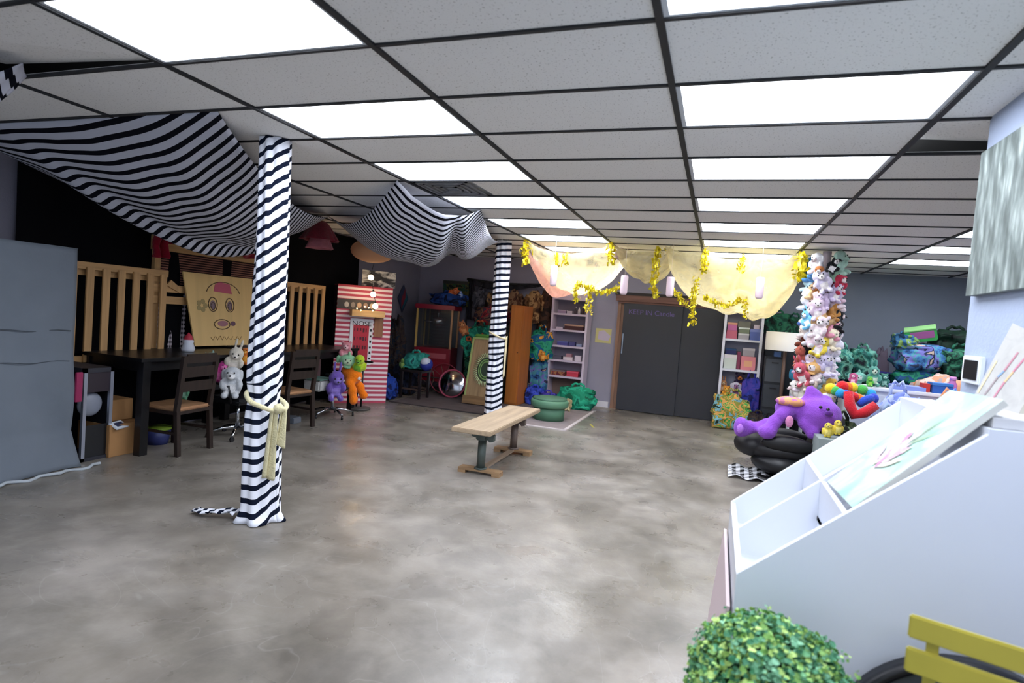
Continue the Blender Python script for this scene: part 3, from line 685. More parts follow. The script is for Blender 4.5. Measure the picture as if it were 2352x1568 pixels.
BLUEP = patch(['#18243f','#26497a','#3a6ea0','#4a8a96','#6a68ac','#1c2a40','#b09a8a'], 5.5)
GREENP = patch(['#101e18','#1c4838','#2a6a50','#163630','#4a8a68'], 5.5)
MIXP = patch(['#222233','#c9782b','#3b8f4a','#d9c25a','#7fb8c8','#d97f8a','#3a4a9a','#2a7a3a'], 9)
DARKP = patch(['#120f14','#2a2025','#3a2f2a','#1a2434','#4a3a30'], 8)
PURP = patch(['#2a2f7a','#3f49a0','#5b5fc0','#31387f'], 5)

# ------------------------------------------------------------------ left wall
def fn(u, v):
    return Vector((-5.955+.022*math.sin(u*46+.6*noise.noise((u*5,v*2,0)))+.02*noise.noise((u*20,v*3,4)), 3.48+5.25*u, .02+2.68*v))
tag(MB().grid(fn, 220, 16).build('black_curtain', mat('#0b0b0f', .95, spec=.1), solid=.004), 'floor to ceiling black cloth covering the left wall behind the wooden slats', 'curtain')
GR = mat('#6b737d', .9, vary=.08, scale=2.5, bump=.3, bscale=9)
mb = MB()
def fn(u, v):      # draped front with soft folds, right side and a trailing hem
    # u along: back-right corner -> front-right corner -> front, v height
    if u < .3: t_ = u/.3; x = -5.9+.70*t_; y = 3.52
    else: t_ = (u-.3)/.7; x = -5.20; y = 3.52-1.9*t_
    z = 1.86*v + .02
    out = .02*noise.noise((x*3+y*2, z*2.2, 1)) + .02*math.sin((y*3+z*1.3)*4)*(1-v)
    fl = max(0, .16-v)*.9
    if u < .3: return Vector((x, y+out*.5, max(.006, z-fl*.12)))
    return Vector((x+out+fl*(.7+.3*math.sin(y*9)), y+fl*.25*max(0, 1-t_*5), max(.006, z-fl*.12)))
mb.grid(fn, 90, 50)
mb.grid(lambda u, v: Vector((-5.92+.72*u, 1.62+1.9*v, 1.88+.01*noise.noise((u*4,v*6,2)))), 10, 16)
o = tag(mb.build('draped_partition', GR, solid=.006), 'tall grey cloth covered partition at the left edge of the room', 'partition')
MB().bx((-5.88,1.65,0),(-5.24,3.48,1.86)).build('inner_case', mat('#50565f',.8), o)
mb = MB(); pts = [(-5.03+.03*math.sin(k*1.7), 1.7+.06*k, .012+.006*math.sin(k)) for k in range(34)]; mb.tube(pts, .014, 6).build('hem', mat('#a9b0b6', .9), o)
mb = MB()
for z in (1.18, .92): mb.tube([(-5.192+.006*math.sin(k), 3.48-.05*k, z+.008*math.sin(k*.8)) for k in range(36)], .0035, 5)
mb.build('seam', mat('#474e56', .9), o)
# slatted wooden panels
SN = 0
def lattice(y0, y1, z0, z1, n, label, x=-5.86, drop=0):
    t = thing('slatted_screen', label, 'screen', (x, y0, z0), group='pine slatted wall panels')
    W, H = y1-y0, z1-z0
    MB().bx((-.01,-.03,H-.07),(.035,W+.03,H)).build('rail', PINEY, t); MB().bx((-.01,-.02,0),(.035,W,.06)).build('rail', PINEY, t)
    MB().bx((-.045,.0,H-.13),(-.012,W,H-.02)).build('rail', PINEY, t)
    for k in range(n):
        y = .0+(W-.075)*k/(n-1); MB().bx((.036,y,.0),(.058,y+.075,H-.05),bev=.003).build('slat', PINE, t)
    return t
lattice(3.86, 4.90, .82, 1.80, 7, 'pine slatted panel hung on the black curtain nearest the grey partition')
lattice(6.55, 7.68, .82, 1.83, 7, 'pine slatted panel on the black curtain between the striped column and the striped booth')
# puppet stage
t = thing('puppet_stage', 'pine framed stage window with checked curtains behind the first slatted panel', 'stage', (-5.90,4.80,.80))
MB().bx((-.03,.0,.02),(.02,.07,1.42)).build('post', PINE, t); MB().bx((-.03,1.78,.02),(.02,1.85,1.42)).build('post', PINE, t)
MB().bx((-.03,-.02,1.22),(.04,1.90,1.38)).build('header_beam', PINEY, t)
for z in (.76,.63): MB().bx((.02,-.05,z),(.045,.52,z+.085)).build('cross_board', PINEY, t)
MB().prism([(.046,.12,.84),(.046,.18,.90),(.046,.33,.80),(.046,.30,.76)], (.02,0,0)).build('brace', PINE, t)
GB = gingham('#8a5a4c', '#1d1416', 26); GW = gingham('#b9aeb4', '#141318', 16)
MB().grid(lambda u, v: Vector((-.035+.012*math.sin(u*40), .07+1.7*u, .86+.36*v)), 60, 6).build('valance', stripes('#95685a','#2b1c1c', n=13, duty=.5, coord='UV', axis=1), t)
MB().grid(lambda u, v: Vector((-.04+.015*math.sin(u*14), .05+.42*u, .05+.82*v)), 20, 10).build('checked_curtain', GW, t)
MB().grid(lambda u, v: Vector((-.04+.012*math.sin(u*30), 1.1+.68*u, .05+.82*v)), 20, 10).build('checked_curtain', GW, t)
RED = fab('#96162c')
def fn(u, v):
    z = 2.27-.12*u - .10*v*(1+.35*math.sin(u*22)) - .03*math.sin(u*PI*3)
    return Vector((-5.83+.05*math.sin(u*30+v*3)+.03*v, 4.72+2.0*u, z))
o = tag(MB().grid(fn, 70, 8).noise(.02, 7).build('red_swag', RED, solid=.006), 'crimson cloth swag above the checked stage window', 'cloth')
def fn(u, v): return Vector((-5.80+.05*math.sin(u*8), 4.70+.16*u+.02*math.sin(v*9), 2.26-.33*v))
MB().grid(fn, 14, 14).noise(.025, 9).build('tail', RED, o, solid=.008)
# painted plywood board (generic smiling face with flower)
PLY = wood('#d9b678', .86, 1.2, .5, 'plywood', 2)
t = thing('painted_board', 'plywood board with a painted clown face and pink hat, standing on the black tables', 'board', (-5.72,5.10,.955), rot=(0, math.radians(-7), 0))
MB().prism([(0,.12,0),(0,1.08,0),(0,1.05,.86),(0,.0,.86)], (.018,0,0)).build('panel', PLY, t)
def disc(cy, cz, ry, rz_, col, nm, x=.019, th=.003, n=24, holes=None):
    mb = MB(); mb.prism([(x, cy+ry*math.cos(2*PI*k/n), cz+rz_*math.sin(2*PI*k/n)) for k in range(n)], (th,0,0)); return mb.build(nm, mat(col,.7), t)
MB().prism([(.019,.42,.66),(.019,.70,.64),(.019,.67,.76),(.019,.50,.78),(.019,.44,.74)], (.003,0,0)).build('painted_hat', mat('#b8556a',.7), t)
mb = MB()
def ring(cy, cz, ry, rz_, r=.006, a0=0, a1=2*PI): mb.tube([(.020, cy+ry*math.cos(a0+(a1-a0)*k/20), cz+rz_*math.sin(a0+(a1-a0)*k/20)) for k in range(21)], r, 5)
for cy in (.40,.66): ring(cy,.50,.065,.085); ring(cy,.48,.03,.045)
ring(.53,.26,.12,.06); ring(.57,.62,.26,.16,.005,.2,PI-.2)
mb.build('painted_outline', mat('#57422f',.8), t)
for cy in (.40,.66): disc(cy,.49,.04,.06,'#7b6570','painted_eye')
disc(.54,.27,.08,.035,'#9a6a74','painted_mouth'); disc(.70,.27,.04,.03,'#6a4a58','painted_mouth')
for k in range(5):
    a = 2*PI*k/5; disc(.24+.05*math.cos(a), .48+.05*math.sin(a), .03,.03,'#9c8a5c','painted_petal')
mb = MB()
for k in range(7): mb.tube([(.020,.35+.07*k,.10+.02*math.sin(k)),(.020,.38+.07*k,.07),(.020,.41+.07*k,.11)], .004, 5)
mb.build('painted_line', mat('#8d6f44',.8), t)
# black tables
TB = mat('#0d0d11', .35)
def table(y0, y1, z, label):
    t = thing('black_table', label, 'table', (-5.45, y0, 0)); W = y1-y0
    MB().bx((-.43,0,z-.035),(.42,W,z),bev=.004).build('table_top', TB, t)
    MB().bx((-.40,.05,z-.13),(.36,W-.05,z-.036)).build('apron', TB, t)
    for x in (-.40,.33):
        for y in (.03,W-.11): MB().bx((x,y,0),(x+.08,y+.08,z-.036)).build('leg', TB, t)
    return t
table(4.02, 5.62, .93, 'tall black table under the painted board, behind the first dark chair')
table(5.75, 7.55, .93, 'tall black table under the slatted panel, behind the second dark chair')
# dining chairs
TAN = mat('#a67c58', .6, vary=.1)
def dchair():
    t = thing('dining_chair', '', 'chair', group='dark dining chairs at the black tables')
    for y in (.0,.41):
        MB().prism([(-.02,y,0),(.02,y,0),(-.015,y,.45),(.045,y,.97),(.008,y,.97),(-.055,y,.45)], (0,.045,0)).build('leg', DARKWOOD, t)
    for y in (.015,.405): MB().bx((-.47,y,0),(-.43,y+.04,.42)).build('leg', DARKWOOD, t)
    MB().bx((-.48,.0,.40),(-.01,.455,.43)).build('seat_frame', DARKWOOD, t)
    MB().box((-.245,.228,.448),(.46,.43,.035),bev=.014).build('seat', TAN, t)
    for z in (.90,.76,.62): MB().prism([(.03-(.97-z)*.12,.045,z),(.03-(.97-z)*.12,.41,z),(.035-(.97-z)*.12,.41,z+.09 if z > .8 else z+.10),(.035-(.97-z)*.12,.045,z+.09 if z > .8 else z+.10)], (.018,0,0)).build('back_slat', DARKWOOD, t)
    for y in (.02,.42): MB().bx((-.44,y,.20),(-.02,y+.02,.225)).build('stretcher', DARKWOOD, t)
    return t
c1 = dchair(); c1.location = (-4.78,4.22,0); c1.rotation_euler = (0,0,math.radians(4)); c1['label'] = 'dark wooden dining chair with tan seat at the first black table, beside the cardboard box'
c2 = copy_tree(c1); c2.location = (-4.78,5.74,0); c2.rotation_euler = (0,0,math.radians(-6)); c2['label'] = 'dark wooden dining chair with tan seat just right of the nearer striped column'
# office chairs
def ochair():
    t = thing('office_chair', '', 'chair', group='black office chairs with chrome feet')
    b_ = MB()
    for k in range(5):
        a = 2*PI*k/5+.3; b_.tube([(0,0,.11),(.15*math.cos(a),.15*math.sin(a),.10),(.29*math.cos(a),.29*math.sin(a),.062)], [.022,.018,.013], 8)
    base = b_.build('base', CHROME, t)
    for k in range(5):
        a = 2*PI*k/5+.3; MB().cyl((.29*math.cos(a)-.012,.29*math.sin(a),.026),(.29*math.cos(a)+.012,.29*math.sin(a),.026),.026,seg=14).build('caster', BLACKM, base)
    MB().cyl((0,0,.10),(0,0,.40),.022).build('gas_lift', CHROME, t)
    MB().box((0,0,.43),(.46,.46,.07),bev=.03).build('seat', BLACKM, t)
    MB().box((-.24,0,.72),(.05,.40,.42),bev=.022).tube([(-.1,0,.40),(-.25,0,.42),(-.26,0,.6)],.015,6).build('backrest', BLACKM, t)
    for s_ in (-1,1): MB().tube([(.12,s_*.23,.42),(.14,s_*.27,.50),(.12,s_*.27,.60),(-.08,s_*.27,.62)],.014,8).build('armrest', BLACKM, t)
    return t
o1 = ochair(); o1.location = (-5.02,5.22,0); o1['label'] = 'office chair holding pale plush toys, half hidden by the nearer striped column'
o2_ = copy_tree(o1); o2_.location = (-4.98,6.90,0); o2_.rotation_euler = (0,0,.5); o2_['label'] = 'office chair with chrome feet piled with plush toys beside the striped booth'
plush('dog',(-4.93,5.02,.47),.42,(0,0,math.radians(35)),'#c9cdd2','#e9e9ea','grey and white plush dog sitting on the office chair left of the nearer column')
plush('rabbit',(-5.05,5.13,.74),.36,(.3,.2,math.radians(40)),'#d7cfc0','#efe6da','cream plush rabbit above the grey and white plush dog')
plush('bear',(-5.13,4.98,.62),.30,(0,.4,math.radians(60)),'#c03a8c','#e279b4','small magenta plush bear behind the cream plush rabbit')
plush('bird',(-5.05,5.32,.80),.26,(0,0,math.radians(30)),'#d9762c','#e8a03c','small orange plush bird beside the nearer striped column')
plush('cat',(-5.2,5.05,.70),.30,(0,-.3,math.radians(30)),'#8fa79c','#b8c9bd','sage green plush cat at the back of the plush pile left of the nearer column')
plush('bear',(-5.28,4.72,.44),.22,(0,0,math.radians(40)),'#6fb48c','#a5d2b5','mint plush bear seen through the back of the first dark chair')
tag(MB().box((0,0,.07),(.26,.30,.15),bev=.02).noise(.008,6).build('white_parcel', fab('#bdbcba'), loc=(-5.02,6.62,.40)), 'white paper parcel on the left of the second office chair', 'parcel')
MB().box((0,0,.15),(.30,.34,.015),bev=.004).build('lid', mat('#5d7f76',.6), bpy.data.objects['white_parcel'])
plush('rabbit',(-4.85,6.73,.30),.48,(.3,0,math.radians(50)),'#6d54a8','#8d78c8','purple plush rabbit slumped between the white parcel and the orange plush')
# orange plush trousers figure
o = thing('orange_plush', 'bright orange plush toy with long legs dangling off the second office chair', 'stuffed toy', (-4.78,7.05,.18))
me = remeshed('body', [((0,0,.40),.13,(1.15,.9,.9)),((-.08,.0,.46),.10,(1,1,1)),((.02,-.09,.30),.075,(1,1,1)),((.07,-.09,.20),.07,(1,1,1.3)),((.09,-.08,.08),.068,(1,1,1.2)),((-.02,.10,.30),.075,(1,1,1)),((.05,.13,.22),.07,(1,1,1.3)),((.10,.15,.12),.066,(1,1,1))], .022, 5)
b_ = bpy.data.objects.new('body', me); me.materials.append(fab('#f07a14', .06)); COL.objects.link(b_); b_.parent = o
MB().ball((.12,-.02,.38),.035,(.6,1,.8)).build('patch', fab('#e8d8d4'), o)
plush('fish',(-4.84,6.98,.68),.40,(.2,.1,math.radians(35)),'#8ec49a','#cfe6c0','mint and white plush fish on top of the orange plush toy')
plush('bird',(-4.74,7.10,.64),.38,(.5,.2,math.radians(25)),'#b5cf2c','#7fc23a','lime green plush bird beside the mint plush fish')
plush('bear',(-4.98,7.14,.76),.34,(0,0,math.radians(30)),'#d98c98','#f0c0c4','pink plush bear behind the lime plush bird, before the striped booth')
# storage case, cardboard, small things under the tables
t = thing('display_case', 'aluminium edged storage case with clear sides standing by the grey partition', 'case', (-5.92,3.64,0))
for x in (0,.66):
    for y in (0,.24): MB().bx((x,y,0),(x+.03,y+.03,.84)).build('corner_post', SILVER, t)
MB().bx((0,0,.80),(.69,.27,.84)).build('lid', mat('#2a2a33',.5), t); MB().bx((0,0,0),(.69,.27,.03)).build('base', mat('#2a2a33',.5), t)
MB().bx((.03,.25,.03),(.66,.26,.80)).build('side_panel', mat('#14151b',.4), t)
MB().bx((.672,.03,.62),(.68,.24,.80)).build('header_panel', mat('#2a2029',.5), t)
MB().ball((.60,.12,.50),.14,(.3,.8,.8)).build('round_plate', mat('#868b98',.4), t)
MB().bx((.675,.03,.03),(.68,.24,.32)).build('front_panel', mat('#15171b',.3), t)
tag(MB().bx((0,0,0),(.02,.06,.26),bev=.005).build('magenta_strap', mat('#8e1c4e',.6), loc=(-5.19,3.53,.56)), 'magenta strap hanging between the grey partition and the aluminium edged case', 'strap')
CARD = mat('#a07548', .8, vary=.08, scale=4)
def carton(loc, size, label, rz=0, flaps=True):
    t = thing('cardboard_box', label, 'box', loc, rz)
    sx, sy, sz = size; MB().bx((0,0,0),(sx,sy,sz),bev=.004).build('carton', CARD, t)
    if flaps: MB().bx((sx*.48,-.001,sz),(sx*.52,sy+.001,sz+.002)).build('tape', mat('#b99a6a',.4), t)
    return t
t = carton((-5.62,3.87,0),(.42,.36,.30),'open brown cardboard box with a black and white sticker beside the table leg')
s_ = MB().box((.40,.10,.29),(.10,.16,.012),rot=(0,.5,.3)).build('sticker', mat('#dde2ea',.5), t)
s_ = MB().box((.405,.10,.298),(.05,.09,.010),rot=(0,.5,.3)).build('sticker_print', mat('#2b3350',.5), t)
carton((-5.70,3.90,.305),(.36,.30,.20),'darker brown cardboard box stacked on the stickered box under the black table', flaps=False)
t = thing('storage_tub', 'small blue tub with lime green lid on the floor under the first dark chair', 'tub', (-5.36,4.50,0))
MB().lathe([(0,0),(.10,0),(.125,.15),(.0,.15)],seg=24).build('tub', mat('#38407a',.4), t); MB().lathe([(0,.15),(.13,.15),(.13,.17),(.0,.175)],seg=24).build('lid', mat('#8fae3a',.5), t)
tag(MB().box((0,0,.04),(.22,.16,.08),bev=.01).build('metal_tray', mat('#8b93a0',.3,.6), loc=(-5.1,6.2,.0)), 'silvery tray on the floor behind the second dark chair', 'tray')
t = thing('gnome_figurine', 'small white figurine with a red cap on the first black table', 'figurine', (-5.45,4.90,.932))
MB().lathe([(0,0),(.06,.0),(.07,.03),(.05,.09),(.055,.11),(.04,.15),(0,.16)],seg=20).build('body', mat('#c9cdd8',.6), t)
MB().lathe([(.05,.13),(.035,.17),(.0,.21)],seg=20).build('cap', mat('#a8283c',.6), t)
# red striped booth
RS = stripes('#c3566b', '#f3e3e6', n=13.5, duty=.52, coord='Object', axis=2, name='red_stripes')
t = thing('striped_booth', 'tall red and white striped booth with string lights beside the black curtain', 'booth', (-5.66,7.80,0), rz=math.atan2(8.42-7.80,-5.05+5.66))
BWD = math.hypot(.61,.62)
MB().bx((0,0,0),(BWD,.03,1.87)).build('front_panel', RS, t)
MB().bx((BWD-.025,.03,0),(BWD,.32,1.87)).build('side_panel', RS, t); MB().bx((0,.03,0),(.025,.30,1.87)).build('side_panel', mat('#2a1518',.7), t)
MB().bx((0,-.01,1.865),(BWD,.33,1.885)).build('trim', mat('#a3283c',.6), t)
fr = MB().bx((.0,-.006,1.50),(.60,-.001,1.66)).build('photo_strip', mat('#3b3637',.5), t)
for k, c in enumerate(('#b9b4b0','#8d857f','#c9a98c','#a58a78','#d6c3a8')): MB().ball((.14+.10*k,-.012,1.57),.04,(1,.12,1.2),2).build('photo_figure', mat(c,.6), fr)
SH = wood('#c9a877', .8, 3, .6, 'shelf_wood', 0)
sh = MB().bx((.20,-.20,1.40),(.72,0,1.50)).build('shelf', SH, t); MB().bx((.60,-.03,1.08),(.74,-.001,1.40)).build('bracket', wood('#9a6a4a', .8,3,.6,'bracket_wood',2), t)
tag(sh, 'pale wooden ledge')
ps = MB().bx((.22,-.018,.62),(.58,-.002,1.36)).build('poster', mat('#e7e7ee',.5), t)
MB().bx((.27,-.021,.64),(.52,-.018,1.26)).build('poster_panel', mat('#b92238',.5), ps)
text_obj('NOSE', .105, (.40,-.023,1.28), (PI/2,0,0), mat('#141218',.6), ps, sx=1.15)
mb = MB()
rr = random.Random(4)
for row in range(3):
    for k in range(5): x = .285+.045*k; mb.bx((x,-.0225,1.17-.14*row-.03*rr.random()),(x+.022*rr.random()+.012,-.021,1.21-.14*row))
mb.build('poster_marks', mat('#4a1422',.6), ps)
mb = MB()
for k in range(6): mb.bx((.535,-.0205,1.16-.09*k),(.565,-.0185,1.20-.09*k-.01*(k%2)))
mb.build('poster_marks', mat('#141218',.6), ps)
# light globes
GL = emis('#ffd9a0', 28, 'warm_bulb')
cord = thing('string_lights', 'string of three glowing warm globe bulbs over the striped booth', 'string lights', (0,0,0))
bp = [at(852,637,Y=7.86), at(857,676,Y=7.80), at(862,703,Y=7.78)]
MB().tube([bp[0]+Vector((0,.1,.35)), bp[0]+Vector((0,.02,.12)), bp[0]+Vector((0,0,.05)), bp[1]+Vector((0,0,.05)), bp[2]+Vector((0,0,.05))], .004, 5).build('cord', BLACKM, cord)
for p in bp: b_ = MB().ball(tuple(p), .042, sub=3).build('globe_bulb', GL, cord); MB().cyl(tuple(p+Vector((0,0,.04))), tuple(p+Vector((0,0,.07))), .014, seg=10).build('socket', BLACKM, b_)
fl = [at(820+9*k, 708+5*math.sin(k*2), Y=7.79) for k in range(5)]
o = thing('fairy_lights', 'row of tiny warm fairy lights lying along the booth ledge', 'string lights')
for p in fl: MB().ball(tuple(p), .012, sub=1).build('tiny_bulb', emis('#ffcf8a', 10, 'tiny_bulb_glow'), o)
MB().tube([tuple(p+Vector((0,0,-.012))) for p in fl], .003, 4).build('cord', BLACKM, o)
PHOTO = canvas_paint(['#1a1a1c','#2f2f33','#d8d6d0','#232326'], [], 2.2, 'photo_print')
t2 = thing('photo_banner', 'black and white photo banner standing on top of the striped booth', 'banner', (-5.62,8.02,1.89), rz=math.atan2(.62,.61))
MB().grid(lambda u, v: Vector((.20+.55*u, -.001, .26*v)), 1, 1, False).build('print', PHOTO, t2); MB().bx((.20,0,0),(.75,.02,.26)).build('backing', BLACKM, t2)
t = thing('sign_stand', 'black two-pole stand on a round grey base in front of the striped booth', 'stand', (-5.03,7.62,0))
MB().lathe([(0,0),(.17,0),(.18,.015),(.165,.035),(0,.045)],seg=32).build('base', mat('#4a4644',.5), t)
for x in (-.04,.04): MB().cyl((x,0,.03),(x,0,.74),.014,seg=10).build('pole', BLACKM, t)
MB().bx((-.10,-.012,.72),(.20,.012,.75)).build('cross_bar', BLACKM, t); MB().lathe([(0,0),(.09,0),(.09,.03),(0,.03)],(-.06,0,.68),24).build('holder', BLACKM, t)
# hanging pink shade and lantern
t = thing('ruffled_shade', 'ruffled pink and crimson hanging lampshade between the striped canopies', 'lampshade', tuple(at(735,545,X=-5.2)))
def fn(u, v): a = 2*PI*u; r = .05+.20*v**.7*(1+.10*math.sin(a*7)*v); return Vector((r*math.cos(a), r*math.sin(a), .22-.26*v))
MB().grid(fn, 60, 10).build('shade', fab('#7c2434'), t, solid=.004)
def fn(u, v): a = 2*PI*u; r = .12+.06*v*(1+.25*math.sin(a*6)); return Vector((r*math.cos(a), r*math.sin(a), .0-.15*v))
MB().grid(fn, 60, 8).build('ruffle', fab('#b8707a'), t, solid=.004)
MB().cyl((0,0,.20),(0,0,CEIL-t.location.z),.005,seg=6).build('cord', BLACKM, t)
t = thing('paper_lantern', 'peach paper lantern half hidden above the striped canopy', 'lantern', (-4.75,7.3,2.36))
MB().ball((0,0,0),.27,(1.15,1.15,.62)).build('shade', mat('#d8a078',.7), t); MB().cyl((0,0,.16),(0,0,CEIL-2.36),.004,seg=6).build('cord', BLACKM, t)

# ------------------------------------------------------------------ rugs
t = thing('floor_rug', 'dark brown rug under the toy corner behind the farther striped column', 'rug', (-5.05,8.58,0))
MB().bx((0,0,0),(2.15,2.4,.012)).build('pile', mat('#5c5254',.95,vary=.15,scale=6,bump=.4,bscale=80), t); MB().bx((-.02,-.03,0),(2.17,0,.016)).build('binding', mat('#3c3638',.9), t)
t = thing('floor_mat', 'small mauve mat with a pale border under the green ottoman', 'mat', (-2.76,8.22,0))
MB().bx((0,0,0),(.80,2.2,.010)).build('mat', mat('#8d8183',.95,vary=.1,scale=7), t)
MB().bx((-.02,-.03,0),(.83,.02,.013)).bx((.78,0,0),(.83,2.2,.013)).build('border', mat('#c9bfc0',.8), t)
for k, (x, y, a) in enumerate(((1360,978,.4),(1692,998,-.6))):
    q = at(x,y,Z=0); o = MB().box((0,0,.001),(.03,.26,.002)).build('floor_tape', mat('#b7ad4a',.6), loc=(q.x,q.y,0)); o.rotation_euler = (0,0,a)
    tag(o, ['yellow tape strip on the floor in front of the charcoal door','yellow tape strip on the floor near the right shelves'][k], 'tape')
# ------------------------------------------------------------------ green ottoman
t = thing('ottoman', 'round sage green ottoman with a wide domed lid behind the bench', 'ottoman', (-2.40,8.93,.012))
OG = mat('#4f7a60', .6, vary=.06)
MB().lathe([(0,0),(.245,0),(.245,.20),(0,.20)], seg=48).build('body', OG, t)
MB().lathe([(0,.195),(.27,.195),(.298,.22),(.30,.285),(.285,.312),(0,.312)], seg=48).build('lid', mat('#5b876b',.55), t)
MB().lathe([(.265,.312),(.27,.328),(.25,.345),(.15,.358),(0,.362)], seg=48).build('cushion', mat('#4d735c',.6), t)
# ------------------------------------------------------------------ popcorn cart
RC = mat('#7e1226', .35)
t = thing('popcorn_cart', 'red popcorn cart with glass case and cream corner posts in the back left corner', 'cart', (-5.17,10.38,0), rz=.18)
MB().bx((-.36,-.27,.30),(.36,.27,.86),bev=.01).build('cabinet', RC, t)
MB().prism([(-.30,-.25,.30),(.30,-.25,.30),(.18,-.25,.22),(-.18,-.25,.22)], (0,.5,0)).build('undertray', RC, t)
MB().bx((-.28,-.276,.66),(.28,-.27,.76)).build('name_strip', mat('#a8505a',.5), t)
MB().bx((-.25,-.276,.36),(.25,-.27,.60)).build('door', mat('#861529',.4), t)
for x in (-.36,.325):
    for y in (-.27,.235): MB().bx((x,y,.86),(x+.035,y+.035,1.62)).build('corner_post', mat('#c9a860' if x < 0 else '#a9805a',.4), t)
MB().bx((-.39,-.30,1.60),(.39,.30,1.69),bev=.012).build('roof', mat('#8a1530',.35), t)
GLS = mat('#8d9296', .05, trans=.9, alpha=.35)
MB().bx((-.325,-.262,.87),(.325,-.256,1.60)).build('glass_pane', GLS, t); MB().bx((-.352,-.235,.87),(-.346,.235,1.60)).build('glass_pane', GLS, t)
MB().bx((-.33,.24,.87),(.33,.25,1.60)).build('back_plate', mat('#3f4347',.3,.5), t)
k_ = MB().lathe([(0,0),(.10,0),(.12,.16),(.0,.17)], (0,0,1.28), 24).build('kettle', mat('#b9bcc0',.25,.9), t); MB().cyl((0,0,1.44),(0,0,1.60),.012).tube([(-.28,0,1.36),(-.1,0,1.36)],.01,6).build('hanger', CHROME, k_)
def wheel(x, y, z, r, par, rimc, tilt=0):
    w_ = MB(); w_.tube([(r*math.cos(2*PI*k/32), 0, r*math.sin(2*PI*k/32)) for k in range(32)], .012, 6, closed=True)
    o = w_.build('wheel', mat(rimc,.4,.3), par, loc=(x,y,z)); o.rotation_euler = (0,0,tilt)
    s_ = MB(); 
    for k in range(10): s_.cyl((0,0,0),((r-.01)*math.cos(2*PI*k/10),0,(r-.01)*math.sin(2*PI*k/10)),.004,seg=5)
    s_.ball((0,0,0),.025,sub=1).build('spokes', mat('#7d6a5c',.5,.3), o); return o
wheel(-.20,-.33,.30,.285,t,'#7d6258'); wheel(.30,-.34,.30,.285,t,'#8f3346')
MB().cyl((-.2,-.33,.30),(.3,-.33,.30),.012).build('axle', BLACKM, t)
t = thing('round_tray', 'round silver tray with a pink rim leaning against the red cart', 'tray', (-4.50,9.78,.27), rot=(math.radians(-12),0,.1))
MB().lathe([(0,.02),(.20,.01),(.24,-.01)], seg=48).build('disc', mat('#b4b3b8',.12,1), t); MB().lathe([(.235,-.015),(.26,-.02),(.265,0),(.26,.02),(.235,.0)], seg=48).build('rim', mat('#b5506a',.4,.3), t)
for c in t.children: c.rotation_euler = (PI/2,0,0)
# on top of the cart
bag((-4.98,10.38,1.692),(.62,.46,.22), patch(['#0f1a40','#16306a','#1c3f7f','#0d1430'],6), 'navy blue bag lying on top of the red popcorn cart', seed=3, name='navy_bag')
plush('cat',(-4.95,10.28,1.86),.30,(0,.9,.3),'#c9602c','#e08a60','orange plush cat on the navy bag on top of the popcorn cart')
t = thing('game_box', 'dark green pictured game box standing on the popcorn cart', 'box', (-5.22,10.62,1.69), rot=(.1,0,.1)); MB().bx((0,0,0),(.52,.08,.50),bev=.006).build('box', patch(['#12281c','#2a4a2a','#1c3a34','#4a4a24','#0e1a18'],7), t); MB().bx((.0,-.002,.44),(.52,.0,.5)).build('edge_strip', mat('#101512',.5), t)
plush('bird',(-4.72,10.35,1.86),.17,(0,0,.3),'#6a8fd8','#c9d6f0','tiny pale blue plush bird at the right end of the popcorn cart roof')
# kite on left wall
t = thing('kite', 'dark diamond kite with a red stripe hanging on the left wall by the corner', 'kite', (-5.985,10.37,1.77))
MB().prism([(0,0,.27),(0,-.20,0),(0,0,-.29),(0,.20,0)], (.012,0,0)).build('sail', mat('#39405c',.6), t)
MB().prism([(.013,.05,.20),(.013,-.07,-.02),(.013,-.05,-.20),(.013,.08,.02)], (.004,0,0)).build('red_stripe', mat('#8a3344',.6), t)
MB().prism([(.013,.10,.12),(.013,.08,.02),(.013,-.03,-.24),(.013,.16,-.02)], (.004,0,0)).build('teal_stripe', mat('#2f6c7c',.6), t)
# stool and basket
t = thing('stool', 'small black square stool in front of the red popcorn cart', 'stool', (-4.98,9.25,.014))
MB().bx((-.22,-.2,.46),(.22,.2,.50),bev=.008).build('seat', mat('#1c1719',.4), t)
for x in (-.2,.16):
    for y in (-.18,.14): MB().bx((x,y,0),(x+.04,y+.04,.46)).build('leg', mat('#1c1719',.4), t)
MB().bx((-.17,-.17,.15),(.17,-.15,.18)).bx((-.17,.15,.15),(.17,.17,.18)).build('stretcher', mat('#4a3a34',.5), t)
bag((-5.0,9.27,.514),(.38,.30,.28), patch(['#1f6a66','#2f8f86','#3aa79a','#1b4a50'],5), 'teal bag on the small black stool', seed=6, name='teal_bag')
plush('bird',(-5.19,9.16,.515),.24,(0,0,.4),'#6f9a4a','#9dc36a','moss green plush bird at the left edge of the black stool')
t = thing('toy_ball', 'blue and white ball resting at the right edge of the black stool', 'ball', (-4.74,9.18,.63)); MB().ball((0,0,0),.115).build('ball', mat('#2a3a9a',.4), t); MB().ball((0,-.03,.04),.093,(1,1,.9)).build('white_patch', mat('#c9d3ea',.4), t)
bag((-5.74,9.72,0),(.34,.36,1.25), DARKP, 'tall heap of dark brown costume cloth against the left wall', seed=9, name='costume_heap', cat='cloth', amp=.2, knot=False)
bag((-5.25,8.75,.014),(.30,.28,.36), patch(['#101c50','#1e3f9a','#27408a'],6), 'bright blue bag on the rug just right of the striped booth', seed=11, name='blue_bag')
bag((-5.35,9.55,.014),(.36,.34,.50), patch(['#12141c','#20263a','#2a3046','#161820'],6), 'dark navy sack on the rug left of the black stool', seed=12, name='dark_sack')
bag((-4.45,10.75,.014),(.44,.36,.50), DARKP, 'dark bundle on the floor behind the silver tray', seed=13, name='dark_bundle')
